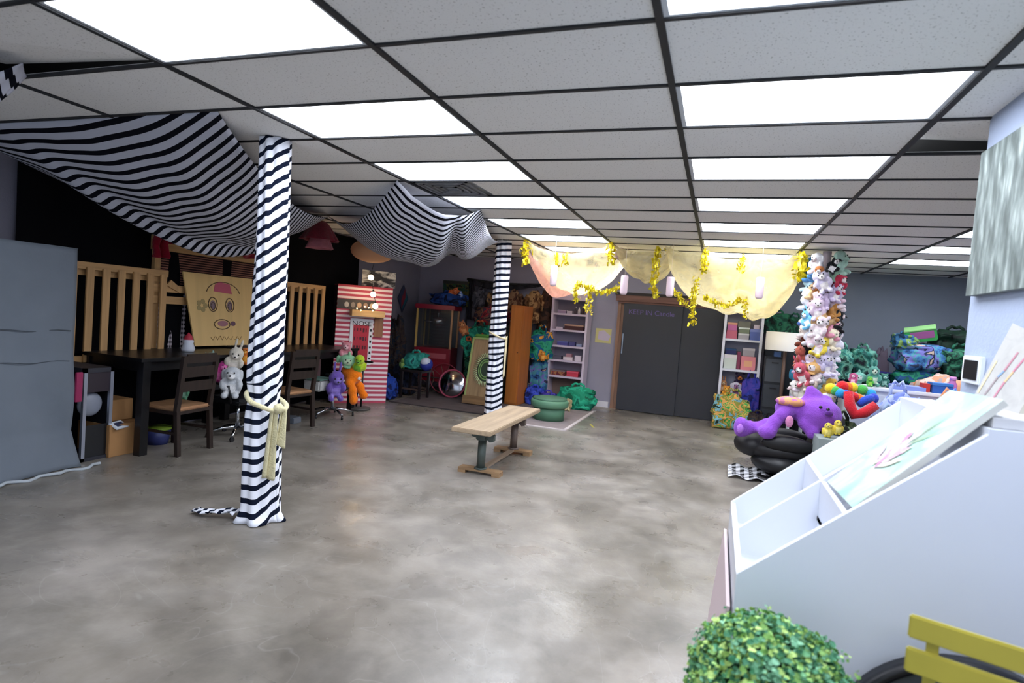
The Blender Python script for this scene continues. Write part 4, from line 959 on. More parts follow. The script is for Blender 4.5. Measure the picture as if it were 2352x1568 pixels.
# creature pile right of cart
bag((-4.20,10.25,.014),(.46,.42,.72), GREENP, 'dark green lower bag of the pile between popcorn cart and game board', seed=21, name='green_bag')
bag((-4.22,10.22,.72),(.52,.44,.62), patch(['#0f3a34','#1a7a68','#2a9a7e','#13574a','#b5583a','#0c1f22'],5), 'teal green bag on top of the dark green bag beside the cart', seed=22, name='teal_bag')
plush('cat',(-4.42,10.05,1.16),.34,(0,-.4,.5),'#a5623a','#c98a5a','tan plush cat leaning on the teal bag beside the cart glass')
bag((-4.05,10.45,1.30),(.62,.40,.40), patch(['#4a1420','#8a2a2e','#3a2a3a','#6a4a3a','#1f1a2a'],7), 'dark red bundle topping the pile between cart and garment rack', seed=23, name='red_bundle', cat='cloth')
bag((-3.60,10.35,.014),(.40,.36,1.40), patch(['#1c1a1e','#2f3a38','#4a4640','#22302c','#5a4a3c'],6), 'tall dark bundle behind the spiral game board', seed=24, name='dark_bundle', knot=False, cat='cloth')
# spiral game board
t = thing('game_board', 'leaning wooden game board with a ring of pale green spikes', 'game board', (-3.77,9.36,.014), rot=(math.radians(-14),0,.06))
MB().bx((-.27,-.02,.14),(.27,.02,1.16),bev=.005).build('board', wood('#a58a66',.6,3,.6,'old_board',2), t)
MB().bx((-.29,-.03,.12),(-.26,.025,1.18)).bx((-.29,-.03,1.15),(.29,.025,1.18)).build('frame', mat('#9cae6a',.6), t)
MB().bx((-.26,-.05,1.18),(.26,.05,1.24),bev=.02).build('top_trim', mat('#4f8a34',.7), t)
MB().bx((-.30,-.06,.0),(.30,.10,.14)).build('foot', wood('#8f6f4a',.6,3,.6,'foot_board',0), t)
mb = MB(); cz = .62
for k in range(44):
    a = 2*PI*k/44; mb.cyl((.17*math.cos(a)+.04,-.028,cz+.22*math.sin(a)),(.235*math.cos(a+.10)+.04,-.034,cz+.30*math.sin(a+.10)),.009,.004,seg=6)
mb.build('spike_ring', mat('#c3dba8',.5), t)
mb = MB()
for r in (.8,.62): mb.tube([(.17*r*math.cos(2*PI*k/30)+.04,-.026,cz+.22*r*math.sin(2*PI*k/30)) for k in range(30)],.012,6,closed=True)
mb.build('inner_ring', mat('#7fa864',.5), t)
MB().prism([(.165*math.cos(2*PI*k/24)+.04,-.021,cz+.215*math.sin(2*PI*k/24)) for k in range(24)],(0,-.004,0)).build('centre_disc', mat('#2b4030',.5), t)
# orange cupboard side, garment rack, whiteboard
t = thing('tall_cupboard', 'narrow orange brown wooden cupboard right of the farther striped column', 'cupboard', (-3.35,9.82,.0), rz=-.06)
MB().bx((-.13,0,.014),(.11,.46,1.78),bev=.005).build('carcass', wood('#b0682c',.75,2,.45,'orange_wood',2), t)
MB().bx((-.11,-.012,.05),(.09,0,1.74)).build('door', wood('#b66e30',.78,2,.42,'orange_wood_door',2), t); MB().cyl((.06,-.03,.95),(.06,-.012,.95),.012).build('knob', mat('#6a3d18',.4), t)
t = thing('garment_rack', 'wide black garment rack with a dark valance against the back wall', 'rack', (-3.88,10.80,0))
for x in (-.88,.88): MB().cyl((x,0,.014 if x < 0 else 0),(x,0,2.25),.018,seg=10).build('upright', BLACKM, t)
MB().tube([(-.92+1.84*k/12,0,2.25-.05*math.sin(PI*k/12)) for k in range(13)],.026,8).build('rail', BLACKM, t)
MB().grid(lambda u, v: Vector((-.90+1.80*u, -.01+.02*math.sin(u*50), 2.26-.05*math.sin(PI*u)-(.10+.05*math.sin(u*5))*v)), 70, 4).build('valance', mat('#18141d',.9), t, solid=.004)
MB().grid(lambda u, v: Vector((-.86+.12*u+.06*v*u, -.02+.025*math.sin(u*20), 2.2-.75*v)), 16, 10).build('side_cloth', mat('#1a1620',.9), t, solid=.004)
def garment(x, y, ztop, w_, h, mt, label, seed=0, rz=0):
    t = thing('hanging_coat', label, 'coat', (x,y,ztop), rz, 'costumes on the garment rack')
    def fn(u, v):
        a = 2*PI*u; ww = w_*(.35+.65*min(1, v*3.2))*(1+.15*math.sin(v*5+seed)); d = .07*(.5+v)
        return Vector((ww/2*math.cos(a)*(1+.06*math.sin(a*6+seed)), d*math.sin(a)+.02*noise.noise((a,v*4,seed)), -h*v+.03*noise.noise((u*6,v*3,seed))))
    MB().grid(fn, 40, 20).build('cloth', mt, t)
    for s_ in (-1,1):
        MB().tube([(s_*w_*.33,0,-.10),(s_*w_*.52,-.02,-h*.35),(s_*w_*.5,-.04,-h*.62)],[.06,.05,.04],8).build('sleeve', mt, t)
    MB().tube([(0,0,.0),(0,0,.05),(.02,0,.07),(0,0,.09)],.004,5).build('hanger', CHROME, t)
    return t
garment(-3.36,10.78,2.10,.34,.62,patch(['#3a2418','#6a4a30','#a8845a','#4a3020'],6),'fawn and brown fur coat on the garment rack just above the orange cupboard',1)
garment(-3.14,10.80,2.12,.28,.85,patch(['#2a201c','#4a3228','#3a2a22'],6),'dark brown costume on the rack, right of the fawn fur coat',2)
garment(-4.15,10.80,2.10,.34,.60,patch(['#2a221e','#8a6a4a','#4a3a2c','#b08a5a'],6),'brown and tan costume on the rack left of the farther striped column',3)
garment(-4.48,10.80,2.10,.30,.66,patch(['#1c1a20','#3a3a44','#5a5a64','#22202a'],6),'grey and black costume hanging at the left end of the garment rack',4)
garment(-3.78,10.80,2.10,.34,.60,patch(['#2a1c18','#5a3a2a','#8a6a50','#3a2822'],6),'reddish brown costume on the rack directly behind the farther striped column',5)
t = thing('whiteboard', 'pale grey board with a thin black mark leaning between rack and left shelves', 'board', (-3.02,11.01,.0))
MB().bx((-.15,-.02,.5),(.04,0,2.24)).build('panel', mat('#8e94a0',.4), t); MB().bx((-.16,-.03,0),(-.13,0,.5)).bx((.02,-.03,0),(.05,0,.5)).build('leg', BLACKM, t)
MB().bx((-.04,-.024,1.35),(-.03,-.02,1.95)).build('mark', BLACK, t)
bag((-3.06,10.30,0),(.30,.34,.30), patch(['#14205a','#2a3fa0','#3a4fc0','#141a3a'],6), 'royal blue bag on the floor left of the green ottoman', seed=31, name='blue_bag')
bag((-2.80,10.28,0),(.30,.30,.24), patch(['#2a2a7a','#4a3fa8','#20264a'],6), 'violet blue bag on the floor below the left shelves', seed=32, name='violet_bag')
bag((-3.12,10.68,0),(.34,.30,.78), BLUEP, 'tall dark blue bag standing behind the royal blue bag', seed=33, name='dark_blue_bag')
bag((-3.10,10.62,.78),(.36,.32,.56), patch(['#0f3a34','#1a7a5e','#2f9a78','#1f5a8a','#e0a040','#12302a'],5), 'teal bag with orange patches hanging beside the left shelves', seed=34, name='teal_bag')
plush('bird',(-3.00,10.42,.80),.24,(0,0,.2),'#e08a2c','#f0b45a','small orange plush bird stuck in front of the teal bag by the left shelves')
# ------------------------------------------------------------------ left shelves
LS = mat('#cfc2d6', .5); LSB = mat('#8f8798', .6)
def bookshelf(loc, w_, d, h, head, zs, label, mt, back, rz=0, low=None):
    t = thing('bookshelf', label, 'shelves', loc, rz)
    for x in (0, w_-.04): MB().bx((x,0,0),(x+.04,d,h)).build('side_panel', mt, t)
    MB().bx((.04,0,head),(w_-.04,.02,h)).build('header_panel', mt, t); MB().bx((0,0,h),(w_,d,h+.02)).build('top', mt, t)
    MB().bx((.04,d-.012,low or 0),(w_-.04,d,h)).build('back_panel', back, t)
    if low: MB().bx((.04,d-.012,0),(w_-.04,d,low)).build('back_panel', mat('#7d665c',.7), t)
    for z in zs: MB().bx((.04,.0,z-.035),(w_-.04,d-.012,z)).build('shelf', mt, t)
    return t
LZ = (1.71,1.41,1.11,.84,.54)
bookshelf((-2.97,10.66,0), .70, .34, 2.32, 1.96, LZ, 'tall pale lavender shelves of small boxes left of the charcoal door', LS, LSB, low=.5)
def pbox(x, y, z, sx, sy, sz, col, label, lid=None, name='small_box', cat='box', rz=0, group=None):
    t = thing(name, label, cat, (x,y,z), rz, group)
    MB().bx((0,0,0),(sx,sy,sz*.74 if lid else sz),bev=.003).build('body', col if not isinstance(col,str) else mat(col,.6), t)
    if lid: MB().bx((-.003,-.003,sz*.74),(sx+.003,sy+.003,sz),bev=.003).build('lid', mat(lid,.6), t)
    return t
SX = -2.93
def bottle(x, y, z, r, h, col, label, capc='#d8d2d0'):
    t = thing('bottle', label, 'bottle', (x,y,z)); MB().lathe([(0,0),(r,0),(r,h*.65),(r*.45,h*.8),(r*.45,h*.86),(0,h*.86)],seg=16).build('body', mat(col,.3), t)
    MB().lathe([(0,h*.86),(r*.55,h*.86),(r*.55,h),(0,h)],seg=12).build('cap', mat(capc,.4), t)
pbox(SX+.06,10.72,LZ[0],.16,.12,.06,'#a590b0','flat mauve box on the top shelf of the left shelves','#b9a8c0'); pbox(SX+.24,10.72,LZ[0],.10,.12,.05,'#c9bccb','flat pale lilac box beside the mauve box, top left shelf','#ddd0dc')
for k, (c, h_) in enumerate((('#4a3f48',.14),('#e4dade',.13),('#5a4a46',.15),('#8a7a70',.10))): bottle(SX+.40+.065*k,10.76,LZ[0],.024,h_,c,['dark slim bottle, leftmost of four on the top left shelf','white bottle, second of four on the top left shelf','brown bottle, tallest of four on the top left shelf','short taupe bottle, rightmost of four on the top left shelf'][k])
pbox(SX+.22,10.71,LZ[1],.36,.14,.10,'#4a2326','long dark red wooden box with tan lid on the second left shelf','#c09a84'); pbox(SX+.05,10.74,LZ[1],.13,.12,.04,'#d8c8d8','thin lilac box beside the long dark red box')
pbox(SX+.10,10.72,LZ[2],.20,.14,.075,'#54509a','blue violet box on the third left shelf','#6a70b0'); pbox(SX+.32,10.72,LZ[2],.12,.14,.08,'#4b4a84','indigo box beside the blue violet box'); pbox(SX+.47,10.72,LZ[2],.10,.12,.05,'#9aa6c8','pale blue box at the right end of the third left shelf')
pbox(SX+.04,10.72,LZ[3],.16,.14,.06,'#5a5668','charcoal box on the fourth left shelf'); pbox(SX+.24,10.72,LZ[3],.18,.14,.06,'#e0d2d8','white box under the small pink box, fourth left shelf'); pbox(SX+.28,10.74,LZ[3]+.061,.11,.10,.06,'#b88896','small pink box stacked on the white box, fourth left shelf'); pbox(SX+.46,10.72,LZ[3],.12,.12,.10,'#d9cfdc','pale tall box at the right end of the fourth left shelf')
pbox(SX+.02,10.71,LZ[4],.28,.15,.10,patch(['#5a3a34','#8a3f44','#a8744a','#6a2a34'],12),'patterned brown box on the lowest left shelf','#7d6a72'); pbox(SX+.33,10.71,LZ[4],.22,.15,.10,'#c3344c','bright red box on the lowest left shelf','#d9546a')
t = thing('plush_pig', 'hot pink plush hanging on the left side of the left shelves', 'stuffed toy', (-2.99,10.60,1.10)); mm = fab('#c9429a'); MB().ball((0,0,0),.07,(.8,.6,1.5)).ball((0,0,-.12),.06,(.9,.6,1)).build('body', mm, t); MB().tube([(0,0,.09),(.01,.02,.22),(0,.05,.30)],.006,5).build('loop', mm, t)
bag((-2.28,10.36,0),(.62,.30,.37), patch(['#0f5a42','#1b8a68','#2aa884','#126a54'],5), 'shiny emerald green bag on the floor in front of the left shelves', seed=41, name='emerald_bag')
plush('dog',(-2.36,10.02,0),.28,(0,0,.1),'#b0a077','#d9cda4','small khaki plush dog sitting in front of the emerald bag')
t = thing('wall_note', 'yellow edged drawing pinned to the wall left of the charcoal door', 'drawing', (-2.18,YB-.006,1.21)); MB().bx((0,0,0),(.30,.005,.27)).build('paper', mat('#cfc88a',.7), t); MB().prism([(.05,-.002,.06),(.25,-.002,.04),(.29,-.002,.14),(.16,-.002,.24),(.06,-.002,.22)],(0,-.002,0)).build('drawing_shape', mat('#c9bcd0',.7), t)
# ------------------------------------------------------------------ right shelves
RS_ = mat('#dfe1f0', .5)
RZ = (1.49,.98)
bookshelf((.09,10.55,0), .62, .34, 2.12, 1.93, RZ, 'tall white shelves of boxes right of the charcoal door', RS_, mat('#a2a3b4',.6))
RX = .14
pbox(RX,10.60,RZ[0],.17,.2,.14,'#c2667c','rose pink box at the left of the upper right shelf'); pbox(RX+.01,10.61,RZ[0]+.141,.15,.18,.13,'#c06aa0','mauve pink box stacked on the rose pink box','#d59a80')
pbox(RX+.19,10.60,RZ[0],.17,.2,.10,'#aaa6ae','grey box in the middle of the upper right shelf','#d9d9dd'); pbox(RX+.19,10.61,RZ[0]+.101,.17,.18,.10,'#77806a','olive box stacked on the grey box, upper right shelf','#dfe5e2'); pbox(RX+.17,10.63,RZ[0]+.205,.20,.16,.10,'#6b6a60','taupe box topping the middle stack of the upper right shelf')
pbox(RX+.37,10.60,RZ[0],.17,.2,.19,'#5566a8','slate blue box at the right of the upper right shelf','#7684c0'); pbox(RX+.42,10.62,RZ[0]+.191,.09,.12,.07,'#c9bccb','small pale box on the slate blue box')
pbox(RX,10.60,RZ[1],.20,.2,.24,'#d5ddd8','white box with green lines at the left of the middle right shelf','#e8e2e8'); pbox(RX+.01,10.61,RZ[1]+.241,.17,.18,.10,'#1d2560','navy box with violet base stacked on the white box','#1f4a78')
pbox(RX+.27,10.60,RZ[1],.23,.2,.23,'#e8909a','coral pink box on the middle right shelf'); MB().bx((.05,-.002,.06),(.18,0,.16)).build('label_print', mat('#edb08a',.6), bpy.data.objects.get('small_box.%03d' % (len([o for o in bpy.data.objects if o.name.startswith('small_box')])-1)))
pbox(RX+.29,10.62,RZ[1]+.231,.18,.16,.14,'#a9a4ae','grey box stacked on the coral pink box','#c4c0c9'); pbox(RX+.205,10.62,RZ[1],.055,.18,.30,'#8a3a5a','slim dark pink box between the white and coral boxes')
pbox(RX+.04,10.72,.60,.22,.12,.03,'#4a3a2a','dark brown strip box behind the plush pile in the right shelves'); 
bag((.34,10.40,0),(.56,.36,.52), patch(['#2a5a2a','#c9b25a','#3f9a4a','#d9a05a','#8a8a3a','#7fb8c8','#2a3a2a'],7), 'clear bag of green and yellow toys at the foot of the right shelves', seed=51, name='toy_bag')
bag((.60,10.60,.0),(.30,.30,.82), patch(['#1c1f5a','#2f3a9a','#4a3fa0','#24306a'],5), 'indigo bag standing at the right of the toy filled bottom shelf', seed=52, name='indigo_bag')
plush('bear',(.22,10.46,.48),.26,(0,0,0),'#d9902c','#f0c05a','golden plush bear on the clear toy bag'); plush('dog',(.36,10.48,.50),.34,(0,0,.1),'#c9c4d8','#8a5a8a','white and mauve plush dog on the clear toy bag'); plush('bear',(.42,10.66,.62),.36,(0,0,.0),'#2a1c3a','#a8602c','dark violet plush bear at the back of the bottom right shelf'); plush('rabbit',(.17,10.70,.56),.26,(0,0,0),'#c98a5a','#e8c8a0','tan plush rabbit leaning on the left side of the bottom right shelf')
bag((.72,10.10,0),(.26,.24,.34), DARKP, 'small dark bag between the right shelves and the dark drawers', seed=53, name='dark_bag')
# ------------------------------------------------------------------ lamp, drawers, cabinet
t = thing('dark_cabinet', 'tall dark cabinet behind the drum lampshade', 'cabinet', (.78,10.72,0)); MB().bx((0,0,0),(.56,.30,1.62)).build('carcass', mat('#2b2e33',.5), t); MB().bx((.02,-.012,.04),(.54,0,1.58)).build('door', mat('#33373d',.5), t)
bag((.93,10.86,1.62),(.42,.26,.34), GREENP, 'dark green bag on the tall cabinet, left of two', seed=61, name='green_bag'); bag((1.20,10.86,1.62),(.30,.26,.30), GREENP, 'dark green bag on the tall cabinet, right of two', seed=62, name='green_bag')
t = thing('plastic_drawers', 'black plastic drawer tower under the drum lampshade', 'drawers', (.76,10.28,0)); MB().bx((0,.02,0),(.30,.36,1.26)).build('frame', mat('#1d2026',.5), t)
for k, z in enumerate((.03,.44,.85)): d_ = MB().bx((.015,0,z),(.285,.02,z+.37),bev=.006).build('drawer', mat(['#2c3038','#33373e','#474b53'][k],.4), t); MB().bx((.10,-.012,z+.30),(.20,0,z+.32)).build('drawer_handle', BLACKM, d_)
pbox(.88,10.24,1.262,.10,.1,.08,'#5577b0','small blue box on the black drawers under the lampshade')
t = thing('floor_lamp', 'floor lamp with wide white drum shade and brown pole', 'lamp', (1.07,10.20,0))
MB().lathe([(.30,1.37),(.30,1.66),(.294,1.66),(.294,1.37),(.30,1.37)],(-.04,0,0),48).build('lamp_shade', mat('#fbf8f6',.8), t); MB().cyl((-.04,0,.02),(-.04,0,1.60),.028,seg=12).build('pole', mat('#6a5248',.5), t); MB().lathe([(0,.03),(.14,.02),(.15,0)],(-.04,0,0)).build('base', mat('#4a3c36',.5), t)
mb = MB()
for k in range(3): mb.cyl((-.04,0,1.60),(-.04+.295*math.cos(2*PI*k/3),.295*math.sin(2*PI*k/3),1.62),.004,seg=5)
mb.build('spider_frame', BLACKM, t)
t = thing('white_stand', 'narrow pale grey stand holding a blue plush beside the toy column', 'stand', (1.22,9.85,0)); MB().bx((-.11,-.11,.86),(.13,.13,.90),bev=.006).build('top', mat('#c4cad2',.5), t)
for x in (-.09,.09):
    for y in (-.09,.09): MB().bx((x-.012,y-.012,0),(x+.012,y+.012,.86)).build('leg', mat('#b9bfc8',.5), t)
MB().bx((-.09,-.10,.70),(.09,-.085,.76)).build('rail', mat('#a9b0b8',.5), t)
plush('bird',(1.20,9.82,.90),.44,(0,0,-.2),'#2a8ab8','#5ab0d8','bright blue plush bird on the pale grey stand')
bag((1.36,10.3,0),(.34,.34,1.15), patch(['#0c0d12','#15161d','#1c1f2a'],5), 'tall black bag behind the blue plush bird', seed=66, name='black_bag')
# ------------------------------------------------------------------ toy column
CX, CY = 1.22, 8.36
t = thing('support_pole', 'round post almost hidden by the stuffed toys covering it', 'pole', (CX,CY,0)); MB().cyl((0,0,0),(0,0,CEIL-.02),.05,seg=20).build('pole', mat('#b9a9b0',.7), t); MB().lathe([(0,0),(.12,0),(.12,.03),(0,.03)],seg=24).build('base', mat('#8a8088',.7), t)
LV = [('#3a86c8','#f0f0f2','#101014','#9fbfae'),('#5a9ad8','#b8703a','#9ac0a4','#c22f4a'),('#bfe0ea','#a86028','#d8d0e4','#b8304a'),('#d9b98a','#8f5a2c','#cfc0dc','#e6c8d6'),('#e9ebf4','#e8d0e0','#d8c4e0','#e8d8dc'),('#28488a','#e4cfe0','#b88040','#14141a'),('#3a5a9a','#7cc4e8','#c9a070','#101016'),('#e8d8d0','#f0e0e4','#e49ab0','#e8d8b8'),('#7a3a28','#dfe0e8','#f0d8e0','#f0e4c8'),('#141014','#e8d048','#dcd8e8','#e4e0ea'),('#b05a4a','#dcd4ec','#d0c8e4','#ece4ee'),('#c8a8c8','#e0b070','#cfc6e0','#e6dde0'),('#dca8c0','#c85868','#ece0e0','#d8d0dc'),('#e6d8e4','#e0d0c0','#c8a040','#b8c8cc'),('#f0ece8','#e2dccf','#a8c4cc','#e8e0d8')]
CN = {}
def cname(h):
    r, g, b = [int(h[i:i+2],16) for i in (1,3,5)]; mx, mn = max(r,g,b), min(r,g,b)
    if mx < 45: return 'black'
    if mn > 200: return 'white' if mx-mn < 14 else ('cream' if r > b else 'pale lilac')
    if b == mx and b-r > 60: return 'navy' if mx < 150 else ('sky blue' if g > 150 else 'blue')
    if b == mx: return 'lilac' if r > 190 else 'pale blue'
    if r == mx and g < 80: return 'red'
    if g == mx: return 'mint'
    if r-b > 80: return 'yellow' if g > 190 else ('tan' if r > 180 else 'brown')
    if r-b > 30 and g > b: return 'beige'
    return 'pink'
kinds = ['bear','rabbit','dog','cat','bird','fish']
rt = random.Random(12)
nlev = len(LV); seen = set()
faceang = math.atan2(-CY, -CX)          # towards the camera
for li in range(nlev):
    z = 2.42 - li*(2.42-.78)/(nlev-1)
    for k in range(4):
        ang = faceang + math.radians(-78+52*k+ (26 if li % 2 else 0) - 13) ; col = LV[li][k]
        kd = rt.choice(kinds); sz = rt.uniform(.28,.38); rad = .112
        if col == '#101014': kd = 'bear'
        hpos = ['far left','left','right','far right'][k]
        acc = '#e9e6e6' if col in ('#101014','#14141a','#b8703a','#a86028') else rt.choice([col, '#efe8e6', '#d9c8c8'])
        plush(kd, (CX+rad*math.cos(ang)*1.25, CY+rad*math.sin(ang)*1.25, z), sz, (rt.uniform(-.3,.5), rt.uniform(-.5,.5), ang+PI/2+rt.uniform(-.4,.4)), col, acc,
              '%s plush %s at the %s of the toy column, %s row from top' % (cname(col), kd, hpos, ['first','second','third','fourth','fifth','sixth','seventh','eighth','ninth','tenth','eleventh','twelfth','thirteenth','fourteenth','fifteenth'][li]), group='stuffed toys tied around the toy column')
# ------------------------------------------------------------------ purple bear on black chair
t = thing('lounge_chair', 'low black padded swivel chair under the big purple plush', 'chair', (.80,7.22,0))
MB().lathe([(0,.10),(.10,.07),(.30,.05),(.34,.03),(.34,0)],seg=40).build('base', mat('#0d0d10',.35), t); MB().cyl((0,0,.06),(0,0,.24),.05).ball((-.02,-.10,.20),.27,(1.15,1,.5),3).build('pedestal', BLACKM, t)
MB().ball((-.03,0,.34),.42,(1,.8,.36),4).ball((-.32,-.04,.36),.20,(1,1.1,.7),3).build('seat', mat('#121015',.55), t); MB().ball((.40,.02,.50),.33,(.4,.95,1),4,rot=(0,.45,0)).build('backrest', mat('#121015',.55), t)
for s_ in (-1,1): MB().ball((.02,s_*.30,.44),.27,(1,.22,.32),3).build('armrest', mat('#0e0d12',.5), t)
def fn(u, v): return Vector((-.58+.42*u, -.34+.10*v+.03*math.sin(u*9), .21-.02*u+.015*math.sin(u*11+v*4)))
cl = MB().grid(lambda u, v: Vector((.24+.44*u, 6.86+.34*v+.02*math.sin(u*9), .012+.06*math.exp(-((v-1)/.5)**2)+.03*math.sin(u*7+v*3)**2)), 30, 12).build('checked_cloth', gingham('#dfe0e6','#08080a',5), solid=.006)
tag(cl, 'black and white checked cloth bunched on the floor beside the black lounge chair', 'cloth')
PB = fab('#8d4fc0', .10)
q = lambda x, y, Y, r, sc=(1,1,1): (tuple(at(x,y,Y=Y)), r, sc)
parts = [q(1701,980,6.93,.098,(.75,.9,1.15)), q(1708,988,6.95,.07), q(1904,958,7.0,.085,(1,1,.8)), q(1762,992,6.88,.085,(1.1,1,.9)), q(1722,981,6.97,.075), q(1742,980,7.0,.065), q(1760,972,7.03,.06), q(1780,963,7.06,.06), q(1800,958,7.1,.075),
         q(1770,985,6.9,.075,(1,1,1)), q(1780,970,6.92,.07), q(1792,955,6.95,.07), q(1806,945,7.0,.08),
         q(1812,938,7.1,.13,(1.1,1,.8)), q(1835,940,7.12,.13,(1.1,1,.85)), q(1850,950,7.12,.12),
         q(1880,952,7.1,.20,(1.1,.95,.9)), q(1868,915,7.15,.10,(1,.7,1.1)), q(1893,925,7.2,.09,(1,.8,1)), q(1862,898,7.15,.06,(1,.6,1.1)),
         q(1858,978,6.98,.075,(1,.8,1.2)), q(1866,992,6.96,.07,(1,.8,1.2)), q(1846,972,7.0,.065)]
parts = [(c, r*1.08, sc) for c, r, sc in parts]
pb = thing('giant_plush_bear', 'giant purple plush bear sprawled on its back over the black lounge chair', 'stuffed toy', (.80,7.1,.45))
me = remeshed('body', [((c[0]-.80,c[1]-7.1,c[2]-.45), r, sc) for c, r, sc in parts], .022, 6); me.materials.append(PB)
b_ = bpy.data.objects.new('body', me); COL.objects.link(b_); b_.parent = pb
c0 = at(1815,922,Y=7.03)-Vector((.80,7.1,.45)); MB().ball(tuple(c0),.115,(1.3,.9,.5)).build('belly_patch', patch(['#c87a9a','#e0a070','#b86ab0'],9), pb)
c0 = at(1813,968,Y=6.90)-Vector((.80,7.1,.45)); MB().ball(tuple(c0),.05,(.8,.4,1.3)).build('inner_paw', fab('#d98cb8'), pb)
c0 = at(1700,984,Y=6.86)-Vector((.80,7.1,.45)); MB().ball(tuple(c0),.06,(.6,.5,.9)).build('foot_pad', fab('#b57ae0'), pb)
for (x, y) in ((1885,935),(1902,940)): c0 = at(x,y,Y=6.90)-Vector((.80,7.1,.45)); MB().ball(tuple(c0),.018,sub=2).build('eye', EYE, pb)
c0 = at(1904,950,Y=6.88)-Vector((.80,7.1,.45)); MB().ball(tuple(c0),.035,(1.2,.8,.9),sub=2).build('nose', fab('#5a2a80'), pb)
plush('dog',tuple(at(1892,945,Y=7.5)),.26,(0,0,-.2),'#e6e8ee','#1a1a20','small white and black plush dog behind the purple bear head')
bag(tuple(at(1925,1000,Y=7.25)-Vector((0,0,.68))),(.42,.38,.80), patch(['#1c241c','#3a4a34','#5a6448','#12160f','#6a7a5a'],9), 'camouflage green bag right of the purple bear', seed=71, name='camouflage_bag')
bag((1.84,7.36,0),(.46,.38,.78), mat('#93a8c8',.6,vary=.1,bump=.2,bscale=8), 'pale blue cloth bag beneath the rainbow plush', seed=72, name='pale_blue_bag')
plush('bird',tuple(at(1900,1004,Y=6.75)),.20,(0,0,-.2),'#e8cf4a','#f0dc7a','yellow plush chick at the edge of the white bin, left one'); plush('bird',tuple(at(1922,998,Y=6.75)),.20,(0,0,.1),'#e0c440','#f0dc7a','yellow plush chick at the edge of the white bin, right one')
pbox(1.05,6.60,0,.34,.34,float(at(1910,1004,Y=6.75).z)-.005,'#8f9a98','grey green crate carrying the two yellow plush chicks')
# rainbow caterpillar
RBC = ['#d8282c','#e87a24','#e8cc30','#4fae50','#2f9ad0','#3a4ac0','#7a3fb0']
def caterpillar(pts, r, label, c0=0):
    t = thing('plush_caterpillar', label, 'stuffed toy', tuple(pts[0])); base = Vector(pts[0]); n = 0; 
    for a, b in zip(pts, pts[1:]):
        L_ = (Vector(b)-Vector(a)).length; m_ = max(1, int(L_/(r*.95)))
        for k in range(m_):
            p = Vector(a).lerp(Vector(b), k/m_)-base; MB().ball(tuple(p), r*(1 if n else 1.15), (1,1,1), 2).build('segment', fab(RBC[(n+c0) % 7], .05), t); n += 1
    return t
caterpillar([at(1908,892,Y=7.42), at(1930,903,Y=7.35), at(1950,908,Y=7.4), at(1972,915,Y=7.45), at(1990,925,Y=7.5)], .055, 'rainbow striped plush caterpillar, lower one with its end by the toy column', 2)
caterpillar([at(1935,888,Y=7.55), at(1958,890,Y=7.6), at(1980,895,Y=7.6), at(2000,905,Y=7.6), at(2010,925,Y=7.5)], .060, 'rainbow striped plush caterpillar, upper one curling over to the right', 0)
t = thing('plush_snake', 'red and blue plush snake bent in a V under the rainbow caterpillars', 'stuffed toy', (0,0,0))
MB().tube([tuple(at(1948,900,Y=7.32)),tuple(at(1952,930,Y=7.28)),tuple(at(1962,952,Y=7.25)),tuple(at(1985,948,Y=7.28)),tuple(at(2012,930,Y=7.3))],[.05,.055,.06,.055,.05],12).build('body', fab('#c62430',.05), t)
MB().tube([tuple(at(1972,930,Y=7.34)),tuple(at(1985,920,Y=7.36)),tuple(at(2005,912,Y=7.38))],[.035,.045,.04],10).build('blue_band', fab('#2f4fc0',.05), t)
# ------------------------------------------------------------------ side room
t = thing('white_counter', 'long white topped counter of toys in the side room', 'counter', (1.50,8.05,0))
MB().bx((0,0,1.03),(1.90,.50,1.07),bev=.006).build('counter_top', mat('#e4e6ea',.4), t); MB().bx((.03,.03,0),(1.87,.47,1.03)).build('carcass', mat('#c9ccd4',.5), t)
for k in range(3): MB().bx((.05+.6*k,.015,.05),(.62+.6*k,.03,.98)).build('door', mat('#d3d6de',.5), t)
pbox(2.02,8.10,1.07,.34,.3,.05,'#7f8fd0','shallow periwinkle tray on the white counter',name='toy_tray',cat='tray')
bag((2.0,7.80,0),(.42,.34,.98), patch(['#5a6ab8','#8f9fd8','#b8c4e8','#7a8ad0'],5), 'periwinkle bag in front of the white counter', seed=80, name='periwinkle_bag')
bag((2.50,7.78,0),(.42,.36,.96), patch(['#e89a4a','#e8b88a','#5a7ad0','#d88a5a','#4a5ab0'],5), 'orange and blue bag in front of the white counter', seed=81, name='orange_bag')
pbox(2.43,8.12,1.07,.20,.2,.12,'#2458a8','bright blue box on the white counter','#3a78c0'); pbox(2.34,8.14,1.07,.07,.15,.10,'#c0302c','small red box beside the bright blue box')
bag((2.82,9.0,0),(.78,.60,1.19), patch(['#b89a94','#a88478','#c9b0a4','#c88a6a','#9a8a88'],4), 'big dusty pink blanket bundle below the blue bag pile', seed=82, name='blanket_bundle', cat='blanket', knot=False, amp=.1)
bag((1.60,9.75,0),(.42,.5,1.05), patch(['#0c1e2a','#14304a','#1c1a2a'],6), 'dark bag under the teal toys behind the toy column', seed=83, name='dark_bag')
bag((2.02,9.80,1.0),(.34,.36,.50), TEALP, 'teal and black bag right of the toy column against the side room wall', seed=84, name='teal_bag'); bag((1.74,9.72,1.05),(.28,.32,.42), TEALP, 'teal and black bag just right of the toy column', seed=85, name='teal_bag')
bag((2.08,9.75,.0),(.42,.5,1.0), patch(['#13302a','#1c4a3e','#0c1a1a'],6), 'dark green bag beneath the teal bags', seed=86, name='green_bag')
